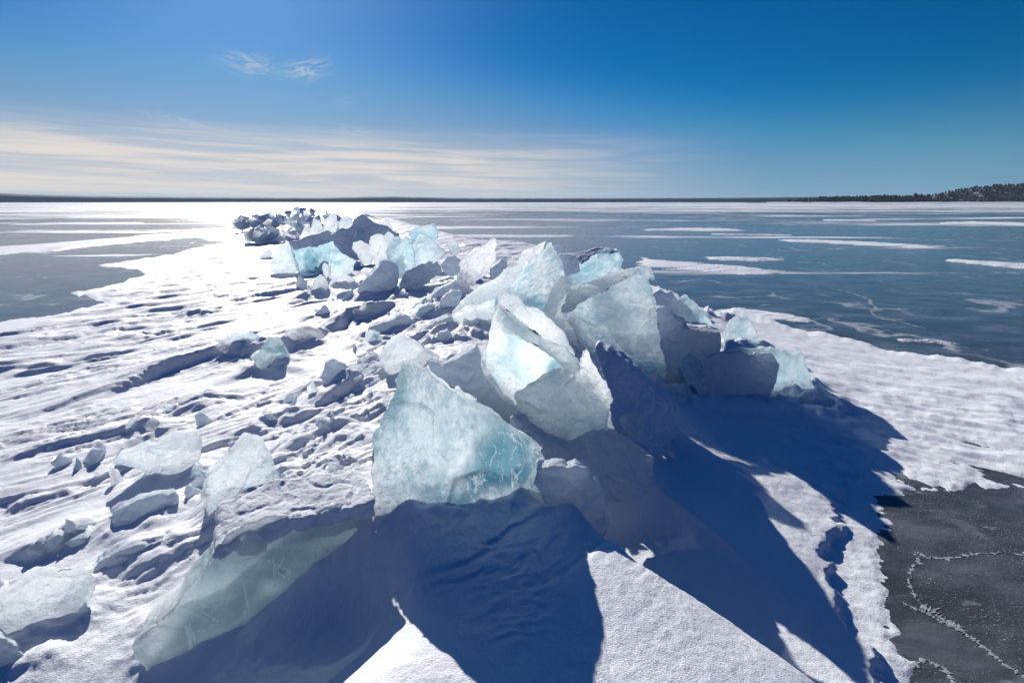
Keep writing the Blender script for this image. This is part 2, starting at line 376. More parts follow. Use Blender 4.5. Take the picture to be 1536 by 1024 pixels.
NR, NA = 1080, 820
rr = .55 * np.exp(np.linspace(0, math.log(75 / .55), NR)); aa = np.radians(np.linspace(-76, 76, NA))
rg, ag = np.meshgrid(rr, aa, indexing='ij')
gx, gy = rg * np.sin(ag), rg * np.cos(ag)
gz = terrain_h(gx, gy)
TV = np.stack([gx, gy, gz], -1).reshape(-1, 3); TF = grid_faces(NR, NA)[:, ::-1]
zz = gz.reshape(-1)[TF]
TF = TF[zz.max(1) > -.06]
used = np.unique(TF); remap = np.full(len(TV), -1); remap[used] = np.arange(len(used))
TVu = TV[used]; TFu = remap[TF]
snow = mesh_obj('snow_ground', TVu, TFu, M['snow']); tag(snow, kind='structure')
BVH = bvhtree.BVHTree.FromPolygons(TVu.tolist(), TFu.tolist())
print('terrain', len(TVu), time.time() - T0)

def ground_hit(px, py):
    d = ray(px, py)
    h = BVH.ray_cast(Vector(CAM), Vector(d).normalized())
    return None if h[0] is None else np.array(h[0])

# ------------------------------------------------------------------ lake ice
def lake_material():
    m = bpy.data.materials.new('dark_lake_ice'); t = NT(m)
    geo = t.n('ShaderNodeNewGeometry'); pos = geo.outputs['Position']
    sep = t.n('ShaderNodeSeparateXYZ'); t.set(sep.inputs[0], pos)
    dist = t.math('SQRT', t.math('ADD', t.math('POWER', sep.outputs[0], 2), t.math('POWER', sep.outputs[1], 2)))
    # drifted snow : long streaks on the ice, the same wind direction everywhere
    v1 = t.mapv(pos, (.030, .17, 1), (0, 0, R(-4)))
    s1 = t.noise(v1, 1.0, 7, .62, .3)
    v2 = t.mapv(pos, (.004, .022, 1), (0, 0, R(3)))
    s2 = t.noise(v2, 1.0, 8, .66, .4)
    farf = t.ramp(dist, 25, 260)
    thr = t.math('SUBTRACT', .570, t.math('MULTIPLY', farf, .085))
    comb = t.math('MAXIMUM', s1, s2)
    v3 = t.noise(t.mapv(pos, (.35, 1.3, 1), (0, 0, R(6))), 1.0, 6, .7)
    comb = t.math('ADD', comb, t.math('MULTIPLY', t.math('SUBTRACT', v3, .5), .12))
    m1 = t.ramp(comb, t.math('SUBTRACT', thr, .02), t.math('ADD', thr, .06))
    # white frost specks and healed cracks
    sp = t.noise(pos, 85, 3, .7)
    patch = t.noise(pos, 1.1, 5, .65)
    specks = t.math('MULTIPLY', t.ramp(sp, .60, .70), t.ramp(patch, .36, .6))
    vo = t.n('ShaderNodeTexVoronoi', Scale=.30, _feature='DISTANCE_TO_EDGE')
    wob = t.n('ShaderNodeVectorMath', _operation='ADD'); t.set(wob.inputs[0], pos)
    nn = t.n('ShaderNodeTexNoise', Scale=1.3, Detail=5.0); t.set(nn.inputs['Vector'], pos)
    sc = t.n('ShaderNodeVectorMath', _operation='SCALE'); t.set(sc.inputs[0], nn.outputs['Color']); sc.inputs['Scale'].default_value = 1.1
    t.set(wob.inputs[1], sc.outputs[0]); t.set(vo.inputs['Vector'], wob.outputs[0])
    cr = t.math('SUBTRACT', 1.0, t.ramp(vo.outputs['Distance'], .004, .03))
    cr = t.math('MULTIPLY', t.math('MULTIPLY', cr, t.ramp(t.noise(pos, .5, 4), .48, .62)), t.math('MULTIPLY_ADD', t.ramp(dist, 4.2, 7.0), -.45, .95))
    cr = t.math('MULTIPLY', cr, t.ramp(sp, .3, .55))
    scuff = t.math('MULTIPLY', t.ramp(t.noise(t.mapv(pos, (2.2, 6, 1), (0, 0, R(20))), 1.0, 6, .7), .60, .74), .75)
    scuff = t.math('MULTIPLY', scuff, t.ramp(patch, .45, .6))
    w = t.math('MAXIMUM', t.math('MAXIMUM', m1, specks), t.math('MAXIMUM', cr, scuff))
    tone = t.noise(t.mapv(pos, (.25, .9, 1)), 1.0, 6, .6)
    ice = t.mix(tone, c4(.030, .034, .040), c4(.066, .074, .086))
    dust = t.math('MULTIPLY', t.ramp(t.noise(t.mapv(pos, (.8, 1.7, 1), (0, 0, R(35))), 1.0, 8, .72), .40, .72), .20)
    dust = t.math('ADD', dust, t.math('MULTIPLY', t.ramp(t.noise(pos, 120, 2, .7), .55, .75), .16))
    ice = t.mix(dust, ice, c4(.55, .63, .73))
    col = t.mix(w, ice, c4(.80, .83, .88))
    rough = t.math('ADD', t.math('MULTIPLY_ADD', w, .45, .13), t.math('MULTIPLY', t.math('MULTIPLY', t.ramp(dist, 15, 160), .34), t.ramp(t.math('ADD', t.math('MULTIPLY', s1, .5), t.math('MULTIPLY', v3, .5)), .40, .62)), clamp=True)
    rip = t.noise(t.mapv(pos, (1.0, 2.6, 1)), 1.6, 6, .7)
    b1 = t.bump(rip, .10, .05)
    b2 = t.bump(t.noise(pos, 28, 3, .6), .20, .01, b1)
    p = t.n('ShaderNodeBsdfPrincipled', Base__Color=col, Roughness=rough, IOR=1.31, Normal=b2)
    o = t.n('ShaderNodeOutputMaterial'); t.t.links.new(p.outputs[0], o.inputs[0])
    return m
M['lake'] = lake_material()
M['seam'] = snow_material('frosted_seam', col=(.36, .39, .43))
lr = np.concatenate([[0.0], 1.0 * np.exp(np.linspace(0, math.log(6000), 90))]); la = np.radians(np.linspace(0, 360, 97))[:-1]
LV = [(r * math.sin(a), r * math.cos(a), 0) for r in lr[1:] for a in la] + [(0, 0, 0)]
na = len(la); LF = []
for i in range(len(lr) - 2):
    for j in range(na):
        LF.append([i * na + j, (i + 1) * na + j, (i + 1) * na + (j + 1) % na, i * na + (j + 1) % na][::-1])
for j in range(na): LF.append([len(LV) - 1, j, (j + 1) % na][::-1])
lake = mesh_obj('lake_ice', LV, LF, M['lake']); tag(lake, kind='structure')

# low drifts of snow lying on the open ice (upper edge, lower edge as pixels on the ice)
def drift(top, bot, hgt=.07, seed=0):
    n = 420
    tp = np.array([at_z(px, py, 0)[:2] for px, py in top]); bt = np.array([at_z(px, py, 0)[:2] for px, py in bot])
    def res(P, k):
        L = np.concatenate([[0], np.cumsum(np.hypot(*(P[1:] - P[:-1]).T))]); q = np.linspace(0, L[-1], k)
        return np.stack([np.interp(q, L, P[:, 0]), np.interp(q, L, P[:, 1])], -1)
    a, b = res(tp, n), res(bt, n); nc = 40
    w = np.linspace(0, 1, nc)[None, :, None]
    xy = a[:, None] * (1 - w) + b[:, None] * w
    size = np.hypot(*(a[n // 2] - b[n // 2]))
    u = np.linspace(0, 1, n)[:, None]; ww = np.linspace(0, 1, nc)[None]
    env = np.minimum(np.minimum(ww, 1 - ww) * 2, np.minimum(u, 1 - u) * 5)
    x, y = xy[..., 0], xy[..., 1]; k = 9.0 / size
    z = hgt * (env * 1.2 - .45 + .9 * fbm(x * k * .22, y * k, 1.0 + seed, 6, 7 + seed, .68))
    z = np.minimum(z, hgt) 
    v = np.stack([x, y, z], -1).reshape(-1, 3)
    o = mesh_obj('snow_drift', v, grid_faces(n, nc), M['snow']); tag(o, kind='structure')
    return o
drift([(955,383),(985,387),(1040,391),(1110,397),(1192,408)], [(945,398),(985,404),(1050,411),(1120,414),(1188,412)], .09, 1)
drift([(1050,385),(1085,384),(1130,385),(1182,387)], [(1052,389),(1090,392),(1140,393),(1180,391)], .07, 2)
drift([(1158,359),(1220,358),(1330,363),(1436,370)], [(1160,362),(1220,365),(1330,371),(1430,375)], .09, 3)
drift([(1410,388),(1450,389),(1500,391),(1580,395)], [(1410,391),(1450,396),(1500,402),(1580,408)], .08, 4)
drift([(955,344),(1020,341),(1070,341),(1125,345)], [(955,346),(1020,347),(1070,348),(1125,347)], .10, 5)
drift([(1400,334),(1450,331),(1500,333),(1600,335)], [(1400,336),(1450,337),(1500,338),(1600,341)], .12, 6)
drift([(0,376),(80,370),(160,357),(260,350),(310,346)], [(0,383),(80,379),(160,370),(260,361),(320,354)], .10, 7)
drift([(660,352),(720,351),(800,352),(870,352)], [(660,356),(720,357),(800,357),(870,355)], .09, 8)
drift([(1230,329),(1280,329),(1320,330)], [(1230,331),(1280,332),(1320,332)], .12, 9)
drift([(1060,350),(1100,351),(1195,352)], [(1060,352),(1100,353),(1195,354)], .07, 10)
drift([(1090,498),(1150,488),(1230,500),(1300,520)], [(1090,508),(1150,502),(1230,514),(1300,528)], .04, 11)
drift([(1070,464),(1110,459),(1180,468),(1230,480)], [(1068,472),(1110,474),(1170,482),(1225,486)], .035, 12)
drift([(1340,507),(1400,508),(1440,515)], [(1340,512),(1400,516),(1440,520)], .03, 13)
drift([(0,336),(100,333),(230,333)], [(0,339),(100,337),(230,336)], .1, 14)

# frosted cracks in the ice: thin raised seams, broken and of uneven width
def crack(pts, w0, seed):
    rc = random.Random(seed); P = [np.array(at_z(px, py, 0)[:2]) for px, py in pts]
    for lev in range(4):
        Q = []
        for a, b in zip(P[:-1], P[1:]):
            e = b - a; nrm = np.array([-e[1], e[0]]); Q += [a, (a + b) / 2 + nrm * rc.gauss(0, .065)]
        P = Q + [P[-1]]
    V, F = [], []
    for i, p in enumerate(P):
        e = P[min(i + 1, len(P) - 1)] - P[max(i - 1, 0)]; e /= np.linalg.norm(e) + 1e-9; nrm = np.array([-e[1], e[0]])
        w = w0 * max(.03, rc.gauss(.45, .6)) * min(1, i / 6 + .1, (len(P) - 1 - i) / 6 + .1); o_ = rc.gauss(0, .3) * w0
        for q, zz_ in ((-1, .0015), (-.3, .003), (.4, .003), (1, .0015)):
            c_ = p + nrm * (o_ + q * w); V.append((c_[0], c_[1], zz_))
    for i in range(len(P) - 1):
        for j in range(3): F.append([i * 4 + j, i * 4 + 4 + j, i * 4 + 5 + j, i * 4 + 1 + j])
    o = mesh_obj('ice_crack', V, F, M['seam']); tag(o, kind='structure')
crack([(1245,432),(1290,444),(1306,455),(1315,463),(1308,470),(1325,478),(1360,485),(1390,493)], .035, 1)
crack([(1555,818),(1490,830),(1440,836),(1395,838),(1375,828),(1378,845),(1366,880),(1380,905)], .014, 2)
crack([(1352,903),(1372,912),(1400,925),(1440,945),(1470,965),(1500,990),(1530,1010),(1560,1040)], .016, 3)
crack([(1355,1005),(1390,990),(1420,1005),(1435,1030)], .014, 4)
crack([(1180,425),(1245,432)], .02, 5)
crack([(1375,905),(1405,920),(1440,940),(1448,950)], .030, 6)

# ------------------------------------------------------------------ ice pieces
PIECES = []   # (object, displacement settings)

def facet_disp(co, seed, k, amp):
    rs = np.random.RandomState(seed)
    lo, hi = co.min(0), co.max(0)
    c = lo + rs.rand(k, 3) * (hi - lo)
    g = rs.randn(k, 3); g /= np.linalg.norm(g, axis=1)[:, None]
    d = ((co[:, None, :] - c[None]) ** 2).sum(-1) if len(co) * k < 4e6 else np.concatenate([((p[:, None, :] - c[None]) ** 2).sum(-1) for p in np.array_split(co, 1 + len(co) * k // 4000000)])
    j = d.argmin(1)
    return amp * ((co - c[j]) * g[j]).sum(1) / np.linalg.norm(hi - lo) * 4 + amp * .3 * (rs.rand(k)[j] - .5)

def finish(o, voxel, settings):
    md = o.modifiers.new('r', 'REMESH'); md.mode = 'VOXEL'; md.voxel_size = voxel
    PIECES.append((o, settings))

SEED = [0]
def break_edges(me, rim, n, cen, seed, thick, count):
    """Knock flat chips off the rim of a slab."""
    rc = random.Random(seed * 7 + 1)
    bm = bmesh.new(); bm.from_mesh(me)
    def box(b): 
        a = np.array([v.co[:] for v in b.verts]); return a.min(0), a.max(0)
    vol0 = abs(bm.calc_volume())
    for i in range(count):
        p = rim[rc.randrange(len(rim))]; out = p - cen; out = out - n * (out @ n); out /= np.linalg.norm(out) + 1e-9
        nn = out * rc.uniform(.35, 1.0) + n * rc.uniform(.4, 1.0) * (1 if rc.random() < .75 else -1) + np.array([rc.gauss(0, .25) for _ in range(3)])
        nn /= np.linalg.norm(nn); co = p - out * thick * rc.uniform(.10, .40)
        b2 = bm.copy(); l0, h0 = box(b2)
        r = bmesh.ops.bisect_plane(b2, geom=b2.verts[:] + b2.edges[:] + b2.faces[:], plane_co=co.tolist(), plane_no=nn.tolist(), clear_outer=True)
        ed = [e for e in r['geom_cut'] if isinstance(e, bmesh.types.BMEdge)]
        if len(ed) > 2 and len(b2.verts) > 8:
            bmesh.ops.holes_fill(b2, edges=[e for e in b2.edges if e.is_boundary], sides=0)
            bmesh.ops.triangulate(b2, faces=[f for f in b2.faces if len(f.verts) > 4])
            l1, h1 = box(b2); v1 = abs(b2.calc_volume())
            if (np.abs(l1 - l0) + np.abs(h1 - h0)).max() < .035 * (h0 - l0).max() and v1 > .93 * vol0 and not any(e.is_boundary for e in b2.edges):
                bm.free(); bm = b2; vol0 = v1; continue
        b2.free()
    bmesh.ops.recalc_face_normals(bm, faces=bm.faces); bm.to_mesh(me); bm.free()

def slab(name, outline, anchor, yaw=0, pitch=15, thick=.25, mat='frost', label=None, cat='ice slab', group=None, ext=None, parent=None,
         sink=.10, rough=1.0, facet=1.0, bulge=0.0, back=.96, jag=3, chips=11):
    """A slab of ice: the broken outline lies on a plane in space, the slab has real thickness behind it."""
    SEED[0] += 1; sd = SEED[0]
    y_, p_ = R(yaw), R(pitch)
    n = np.array([math.sin(y_) * math.cos(p_), -math.cos(y_) * math.cos(p_), math.sin(p_)])
    if len(anchor) == 2:
        hit = ground_hit(*anchor); A = hit + np.array([0, .03, -.02])
    else:
        A = at_y(*anchor)
    pts = []
    for px, py in outline:
        d = ray(px, py); den = n @ d
        tt = (n @ (A - CAM)) / den
        pts.append(CAM + d * tt)
    pts = np.array(pts)
    # sink the lower edge
    rightv = np.cross(np.array([0, 0, 1.0]), -n); rightv /= np.linalg.norm(rightv)
    upv = np.cross(-n, rightv) * -1
    if upv[2] < 0: upv = -upv
    cen = pts.mean(0)
    a2 = (pts - cen) @ rightv; b2 = (pts - cen) @ upv
    if sink:
        k = len(pts); area = sum(a2[i] * b2[(i + 1) % k] - a2[(i + 1) % k] * b2[i] for i in range(k))
        sgn = 1 if area > 0 else -1
        for i in range(k):
            e = np.array([a2[(i + 1) % k] - a2[i - 1], b2[(i + 1) % k] - b2[i - 1]])
            on = np.array([e[1], -e[0]]) * sgn; on /= (np.linalg.norm(on) + 1e-9)
            if on[1] < -.3: pts[i] = pts[i] - upv * sink * min(1, -on[1] * 1.3)
    rj = random.Random(sd)
    for lev in range(jag):
        q_ = []
        for i in range(len(pts)):
            a_, b_ = pts[i], pts[(i + 1) % len(pts)]; L_ = np.linalg.norm(b_ - a_)
            out_ = np.cross(b_ - a_, n); out_ /= np.linalg.norm(out_) + 1e-9
            q_.append(a_); q_.append(a_ + (b_ - a_) * rj.uniform(.35, .65) + out_ * rj.gauss(0, .060) * L_)
        pts = np.array(q_)
    if ext is None:
        v = cen - CAM; v[2] *= .35; v /= np.linalg.norm(v); E_ = v * thick
    else: E_ = np.array(ext, float)
    c2 = pts.mean(0); bk = c2 + (pts - c2) * back + E_
    k = len(pts)
    tri = tessellate_polygon([[Vector((float(a), float(b), 0)) for a, b in zip((pts - cen) @ rightv, (pts - cen) @ upv)]])
    V = np.concatenate([pts, bk]); F = [list(f) for f in tri] + [[i + k for i in f][::-1] for f in tri]
    for i in range(k): F.append([i, (i + 1) % k, (i + 1) % k + k, i + k])
    base = np.array([c2[0] + E_[0] / 2, c2[1] + E_[1] / 2, V[:, 2].min()])
    me = bpy.data.meshes.new(name); pl = np.zeros(3) if parent is None else np.array(parent.location)
    me.from_pydata((V - base).tolist(), [], F); me.materials.append(M[mat])
    bm = bmesh.new(); bm.from_mesh(me); bmesh.ops.recalc_face_normals(bm, faces=bm.faces); bm.to_mesh(me); bm.free()
    if mat not in ('snow', 'lump', 'crust') and parent is None and chips: break_edges(me, pts - base, n, cen - base, sd, thick, chips)
    o = bpy.data.objects.new(name, me); COL.objects.link(o)
    if parent is not None: o.parent = parent
    o.location = base - pl
    dist = float(np.linalg.norm(c2 - CAM)); size = float(np.linalg.norm(V.max(0) - V.min(0)))
    vox = max(.0042, dist * .0018, size / 210)
    vox = min(vox, thick / 4 if ext is None else vox)
    finish(o, vox, dict(seed=sd, base=base, size=size, rough=rough, facet=facet, dist=dist, snow=mat in ('snow', 'lump', 'crust'), vox=vox))
    if label: tag(o, label, cat, group)
    return o

def chunk(name, center, size, seed, mat, yaw=0, npts=16, parent=None, settings=None):
    """A broken lump: hull of random points, then worn."""
    rs = np.random.RandomState(seed)
    p = rs.randn(npts, 3); p /= np.linalg.norm(p, axis=1)[:, None]; p *= (.75 + .25 * rs.rand(npts))[:, None]
    p = p * np.array(size) * .5
    c, s = math.cos(yaw), math.sin(yaw); p = p @ np.array([[c, s, 0], [-s, c, 0], [0, 0, 1]])
    bm = bmesh.new()
    for q in p: bm.verts.new(q.tolist())
    r = bmesh.ops.convex_hull(bm, input=bm.verts)
    bmesh.ops.delete(bm, geom=[g for g in r['geom_interior'] if isinstance(g, bmesh.types.BMVert)], context='VERTS')
    me = bpy.data.meshes.new(name); bm.to_mesh(me); bm.free(); me.materials.append(M[mat])
    o = bpy.data.objects.new(name, me); COL.objects.link(o); o.location = center
    return o

G_SNOW = 'snowy ice blocks heaped on the ridge'
# ---- nearest, in front
front = slab('ice_slab', [(606,545),(596,552),(590,575),(580,612),(562,650),(546,664),(548,700),(552,745),(560,790),(566,812),(590,820),(622,820),(648,800),(665,780),(690,765),(738,748),(770,735),(800,712),(838,696),(815,678),(795,662),(760,640),(738,622),(708,607),(690,590),(664,572),(645,560),(640,550),(632,556),(618,546)],
     (600,818,1.95), 34, 16, .22, 'bubble', 'large clear triangular ice slab full of white bubbles, standing in the foreground drift', 'ice slab', sink=.12, rough=.8, chips=7)
long_ = slab('ice_slab', [(556,742),(540,752),(480,764),(400,776),(370,784),(342,802),(318,835),(300,862),(275,895),(240,930),(203,966),(206,985),(230,1002),(262,1006),(315,994),(360,965),(420,915),(470,865),(520,815),(556,790)],
     (262,1000,1.52), 34, 4, .22, 'green', 'long grey-green ice slab half buried at the lower left under a snow crust', 'ice slab', sink=.05, rough=.6, facet=.5, chips=0)
slab('snow_crust', [(562,750),(540,757),(480,769),(400,782),(366,792),(336,812),(316,838),(330,842),(352,826),(372,812),(395,818),(420,808),(440,796),(480,790),(530,780),(562,774)],
     (440,785,1.79), 30, 24, .16, 'snow', parent=long_, sink=0, rough=.45, ext=(-.12,.24,.035))
slab('ice_bubble', [(352,824),(360,806),(372,800),(388,806),(402,812),(398,826),(384,834),(362,834)], (375,825,1.66), 30, 20, .06, 'frost', parent=long_, sink=0, rough=1.6)
slab('ice_chunk', [(370,656),(356,668),(345,680),(330,700),(308,716),(304,742),(312,758),(318,775),(325,800),(360,795),(400,775),(452,766),(442,748),(428,730),(415,712),(402,680),(388,662),(380,660)],
     (370,790,2.32), 12, 18, .22, 'frost', 'white frosted wedge of ice standing behind the long grey-green slab', 'ice chunk', sink=.15)
slab('ice_chunk', [(-20,915),(0,900),(30,880),(60,863),(95,866),(132,860),(142,875),(122,890),(126,908),(100,925),(75,945),(40,975),(12,968),(-20,955)],
     (40,972), 20, 35, .16, 'frost', 'flat translucent ice chunk at the left edge, low in the foreground', 'ice chunk')
slab('snow_lump', [(-30,955),(8,958),(24,968),(40,985),(60,1000),(68,1030),(40,1060),(-30,1060)], (30,1024), 15, 40, .14, 'lump', 'crumbly white lump in the lower left corner', 'snow lump')
slab('snow_block', [(132,868),(146,843),(180,825),(215,817),(266,813),(272,824),(238,848),(197,870),(166,872),(142,892)], (166,875), 15, 40, .12, 'lump', 'low bank-like snow block just left of the long grey-green slab', 'snow block')
slab('ice_chunk', [(165,698),(180,684),(214,672),(240,668),(262,650),(285,652),(300,648),(306,658),(302,690),(290,706),(265,722),(238,716),(215,700),(190,694)],
     (265,722), 15, 30, .16, 'frost', 'frosted ice chunk with a ragged left tail, left of the white frosted wedge', 'ice chunk', sink=.04)
slab('ice_chunk', [(284,716),(294,694),(303,698),(309,712),(302,724)], (297,722), 10, 20, .06, 'pane', 'tiny pale ice splinter beside the frosted chunk with the ragged tail', 'ice chunk')
slab('snow_lump', [(163,776),(175,764),(200,754),(230,744),(264,736),(267,745),(249,768),(230,785),(206,796),(190,801),(172,792)], (190,802), 15, 40, .14, 'lump', 'flat-topped snow lump with a dark blue hollow at its left, on the left slope', 'snow lump', sink=.06)
slab('snow_lump', [(146,812),(150,801),(158,800),(162,808),(156,816)], (153,816), 10, 30, .04, 'lump', 'pebble-sized snow lump below the flat-topped lump on the left slope', 'snow lump')
slab('ice_chunk', [(264,606),(274,595),(292,591),(311,597),(308,604),(290,612),(274,614)], (284,614), 10, 30, .12, 'frost', 'small lone ice chunk on the left slope with a wedge of shadow below it', 'ice chunk')
slab('ice_slab', [(324,512),(340,503),(370,499),(396,504),(401,515),(376,522),(345,521)], (375,524), -5, 45, .10, 'pane', 'thin pale ice slab lying flat behind the clear wedge on the left drift', 'ice slab')
slab('ice_chunk', [(375,537),(394,520),(404,504),(416,505),(431,525),(442,541),(432,551),(405,554),(389,549)], (408,554), 15, 20, .14, 'glass', 'small clear wedge-shaped ice chunk glinting on the left drift', 'ice chunk')
slab('ice_chunk', [(419,513),(434,497),(455,489),(476,494),(488,507),(483,516),(456,520),(431,524)], (455,522), 25, 30, .16, 'frost', 'rounded ice chunk right behind the small clear wedge on the left drift', 'ice chunk')
slab('snow_lump', [(481,562),(487,545),(500,539),(515,545),(521,553),(511,570),(491,583)], (492,582), 15, 30, .12, 'lump', 'knobbly snow lump standing alone right of the long curved shadow', 'snow lump')
slab('snow_lump', [(390,640),(400,632),(418,628),(432,625),(428,632),(410,640),(396,645)], (400,645), 15, 40, .06, 'lump', 'little snow lump on the bare slope above the white frosted wedge', 'snow lump')
# ---- snow blocks left of the big clear slab
slab('snow_block', [(419,704),(458,688),(490,675),(508,662),(522,652),(546,660),(556,690),(552,716),(520,735),(487,742),(461,758),(451,754),(430,730)],
     (470,750,2.85), 12, 32, .25, 'lump', 'broad snow block wedged between the white frosted wedge and the large clear slab', 'snow block', G_SNOW)
slab('snow_block', [(486,722),(494,704),(507,708),(517,713),(541,713),(552,735),(546,760),(517,768),(490,758)], (517,750,2.45), 10, 25, .18, 'lump', 'small notched snow block just behind the snow crust of the long slab', 'snow block', G_SNOW)
slab('snow_slab', [(478,616),(500,600),(540,574),(578,551),(590,560),(582,582),(566,604),(540,608),(500,614)], (500,614,4.15), 25, 12, .5, 'lump', 'snow-covered slab with a smooth grey front face, left of the clear slab peak', 'snow slab', G_SNOW, ext=(-.25,.5,.02))
slab('snow_slab', [(470,655),(500,640),(545,615),(566,612),(560,645),(545,664),(510,668)], (500,660,3.4), 15, 35, .25, 'lump', 'low rumpled snow slab directly left of the clear slab flank', 'snow slab', G_SNOW)
slab('ice_slab', [(566,537),(576,524),(590,508),(602,503),(612,510),(638,526),(676,543),(668,560),(650,575),(625,590),(600,585),(585,558),(573,546)], (625,560,4.3), 12, 14, .25, 'frost', 'snow-white block with a flat triangular front, just behind the clear slab peak', 'ice slab', facet=.5)
slab('snow_lump', [(541,507),(553,492),(570,486),(589,479),(599,471),(612,476),(629,486),(620,494),(602,500),(574,506)], (574,508), 15, 35, .25, 'lump', 'layered snow lump with blue hollows beside the round wind scoop', 'snow lump', G_SNOW)
slab('snow_block', [(612,508),(643,488),(677,473),(687,482),(684,500),(664,515),(645,525),(622,518)], (650,515,5.5), 15, 30, .3, 'lump', 'slanting snow block below the long bright slab, its top edge frosted', 'snow block', G_SNOW)
slab('snow_lump', [(655,508),(658,499),(671,495),(678,503),(690,510),(702,521),(695,535),(676,540),(652,528)], (676,525,5.0), 10, 25, .2, 'lump', 'peaked snow lump between the triangular white block and the ribbed snow block', 'snow lump', G_SNOW)
slab('snow_lump', [(689,508),(690,498),(713,498),(732,497),(736,508),(726,520),(705,524)], (710,512,5.2), 5, 25, .2, 'lump', 'small squarish snow lump under the front end of the long bright slab', 'snow lump', G_SNOW)
slab('snow_lump', [(619,476),(629,464),(641,456),(653,458),(651,479),(636,492),(625,487)], (635,488,6.3), 5, 20, .25, 'lump', 'rounded snow lump left of the tall rounded one beside the long bright slab', 'snow lump', G_SNOW)
slab('snow_block', [(646,487),(652,464),(664,446),(678,436),(692,437),(684,455),(680,474),(662,486)], (660,484,6.3), 10, 18, .3, 'lump', 'tall rounded snow block touching the left end of the long bright slab', 'snow block', G_SNOW)
slab('snow_block', [(598,472),(617,460),(643,446),(664,430),(684,419),(696,433),(668,446),(652,462),(641,458),(622,474)], (630,466,7.0), 15, 25, .35, 'lump', 'long sloping snow block with a grey shaded face behind the rounded lumps', 'snow block', G_SNOW)
slab('snow_lump', [(660,398),(670,384),(682,383),(692,391),(690,404),(675,406)], (675,400,8.2), 0, 20, .3, 'lump', 'small blue-shaded snow lump left of the frosted upright slab', 'snow lump', G_SNOW)
slab('snow_lump', [(734,403),(751,389),(761,394),(752,408),(740,414)], (748,406,7.2), 10, 20, .2, 'lump', 'little snow lump between the frosted upright slab and the long bright slab', 'snow lump', G_SNOW)
slab('snow_block', [(640,540),(660,548),(680,560),(670,585),(690,606),(735,640),(700,640),(660,600),(640,580)], (670,590,3.7), 10, 25, .25, 'lump', 'shaded snow block tucked behind the right shoulder of the clear slab', 'snow block', G_SNOW)
# ---- the main heap
slab('ice_slab', [(676,463),(682,446),(700,434),(718,423),(752,407),(790,390),(802,396),(790,412),(770,428),(744,447),(715,458)], (680,463,5.6), 6, 70, .26, 'pane', 'long bright slab with a sunlit speckled top, lying tilted on the heap', 'ice slab', ext=(.04,.10,-.34), sink=0, facet=.5)
slab('ice_slab', [(742,500),(740,450),(768,430),(790,400),(812,384),(826,363),(830,374),(838,384),(846,400),(850,414),(838,420),(824,440),(818,475),(805,500)], (775,460,5.75), -14, 30, .2, 'pane', 'tall fan-shaped pale slab rising to a point at the top of the heap', 'ice slab', facet=.6)
slab('ice_slab', [(758,400),(783,379),(797,371),(821,361),(808,380),(790,396),(770,408)], (780,395,7.2), 10, 25, .2, 'frost', 'frosted slab edge showing behind the point of the fan-shaped slab', 'ice slab')
tq = slab('ice_slab', [(842,425),(844,410),(860,404),(872,397),(886,384),(900,374),(918,374),(934,378),(936,386),(930,405),(916,418),(892,440),(860,440)], (880,420,6.9), 14, 30, .3, 'turq', 'pale turquoise slab with a snow-dusted top at the far right of the heap', 'ice slab')
slab('snow_crust', [(848,384),(870,378),(895,371),(915,372),(932,377),(915,382),(898,380),(884,388),(872,398),(862,388)], (870,398,6.8), 8, 70, .08, 'snow', parent=tq, sink=0, rough=.35)
slab('snow_lump', [(827,372),(838,366),(848,371),(851,382),(840,388),(830,384)], (838,384,6.9), 5, 20, .15, 'lump', 'small white snow lump on top of the dark blue one at the heap crest', 'snow lump', G_SNOW)
slab('snow_lump', [(834,392),(838,381),(852,380),(863,384),(871,398),(850,403),(838,402)], (850,400,6.6), 20, 5, .2, 'lump', 'blue-shaded snow lump left of the pale turquoise slab', 'snow lump', G_SNOW)
slab('ice_slab', [(808,500),(812,470),(822,452),(828,425),(832,415),(840,412),(856,418),(874,425),(866,440),(860,470),(868,500),(872,545),(850,530)], (840,490,5.5), 8, 22, .14, 'frost', 'grey-white upright slab in shade between the fan and the big turquoise slab', 'ice slab', facet=.4)
slab('ice_slab', [(742,470),(743,440),(750,431),(765,444),(790,462),(800,463),(815,470),(830,485),(843,497),(856,520),(870,550),(840,560),(790,520)], (800,510,4.4), 20, 15, .2, 'frost', 'snowy ragged slab leaning just behind the streaked triangular pane', 'ice slab', facet=.6)
PANE = slab('ice_slab', [(740,466),(748,459),(760,470),(790,495),(830,520),(874,553),(872,575),(840,580),(815,590),(790,600),(768,600),(750,580),(735,558),(717,541),(722,528),(733,498)], (768,590,3.42), 26, 8, .14, 'pane', 'streaked pale triangular ice pane with a thick frosted right edge, mid-heap', 'ice slab', facet=.4, rough=.6)
slab('frosted_edge', [(741,463),(749,457),(762,466),(792,491),(832,516),(877,551),(868,560),(830,537),(790,513),(757,488),(744,480)], (800,510,3.5), 26, 48, .07, 'frost', parent=PANE, sink=0, rough=1.0)
big = slab('ice_slab', [(842,470),(848,458),(847,436),(870,430),(885,423),(910,412),(940,405),(960,402),(976,401),(979,409),(971,414),(979,435),(986,470),(993,510),(1000,555),(1008,597),(1000,615),(960,600),(905,580),(868,555),(862,500)], (1000,605,5.0), 12, 45, .26, 'tall', 'biggest turquoise slab, standing tall with a pointed tip on the heap', 'ice slab', sink=.15, rough=.8, facet=.6)
slab('frosted_edge', [(840,471),(847,457),(846,434),(870,428),(885,421),(910,410),(940,403),(960,400),(978,400),(980,408),(955,414),(930,424),(905,440),(885,446),(868,455),(852,468)], (870,445,5.62), 8, 72, .10, 'frost', parent=big, sink=0, rough=.7)
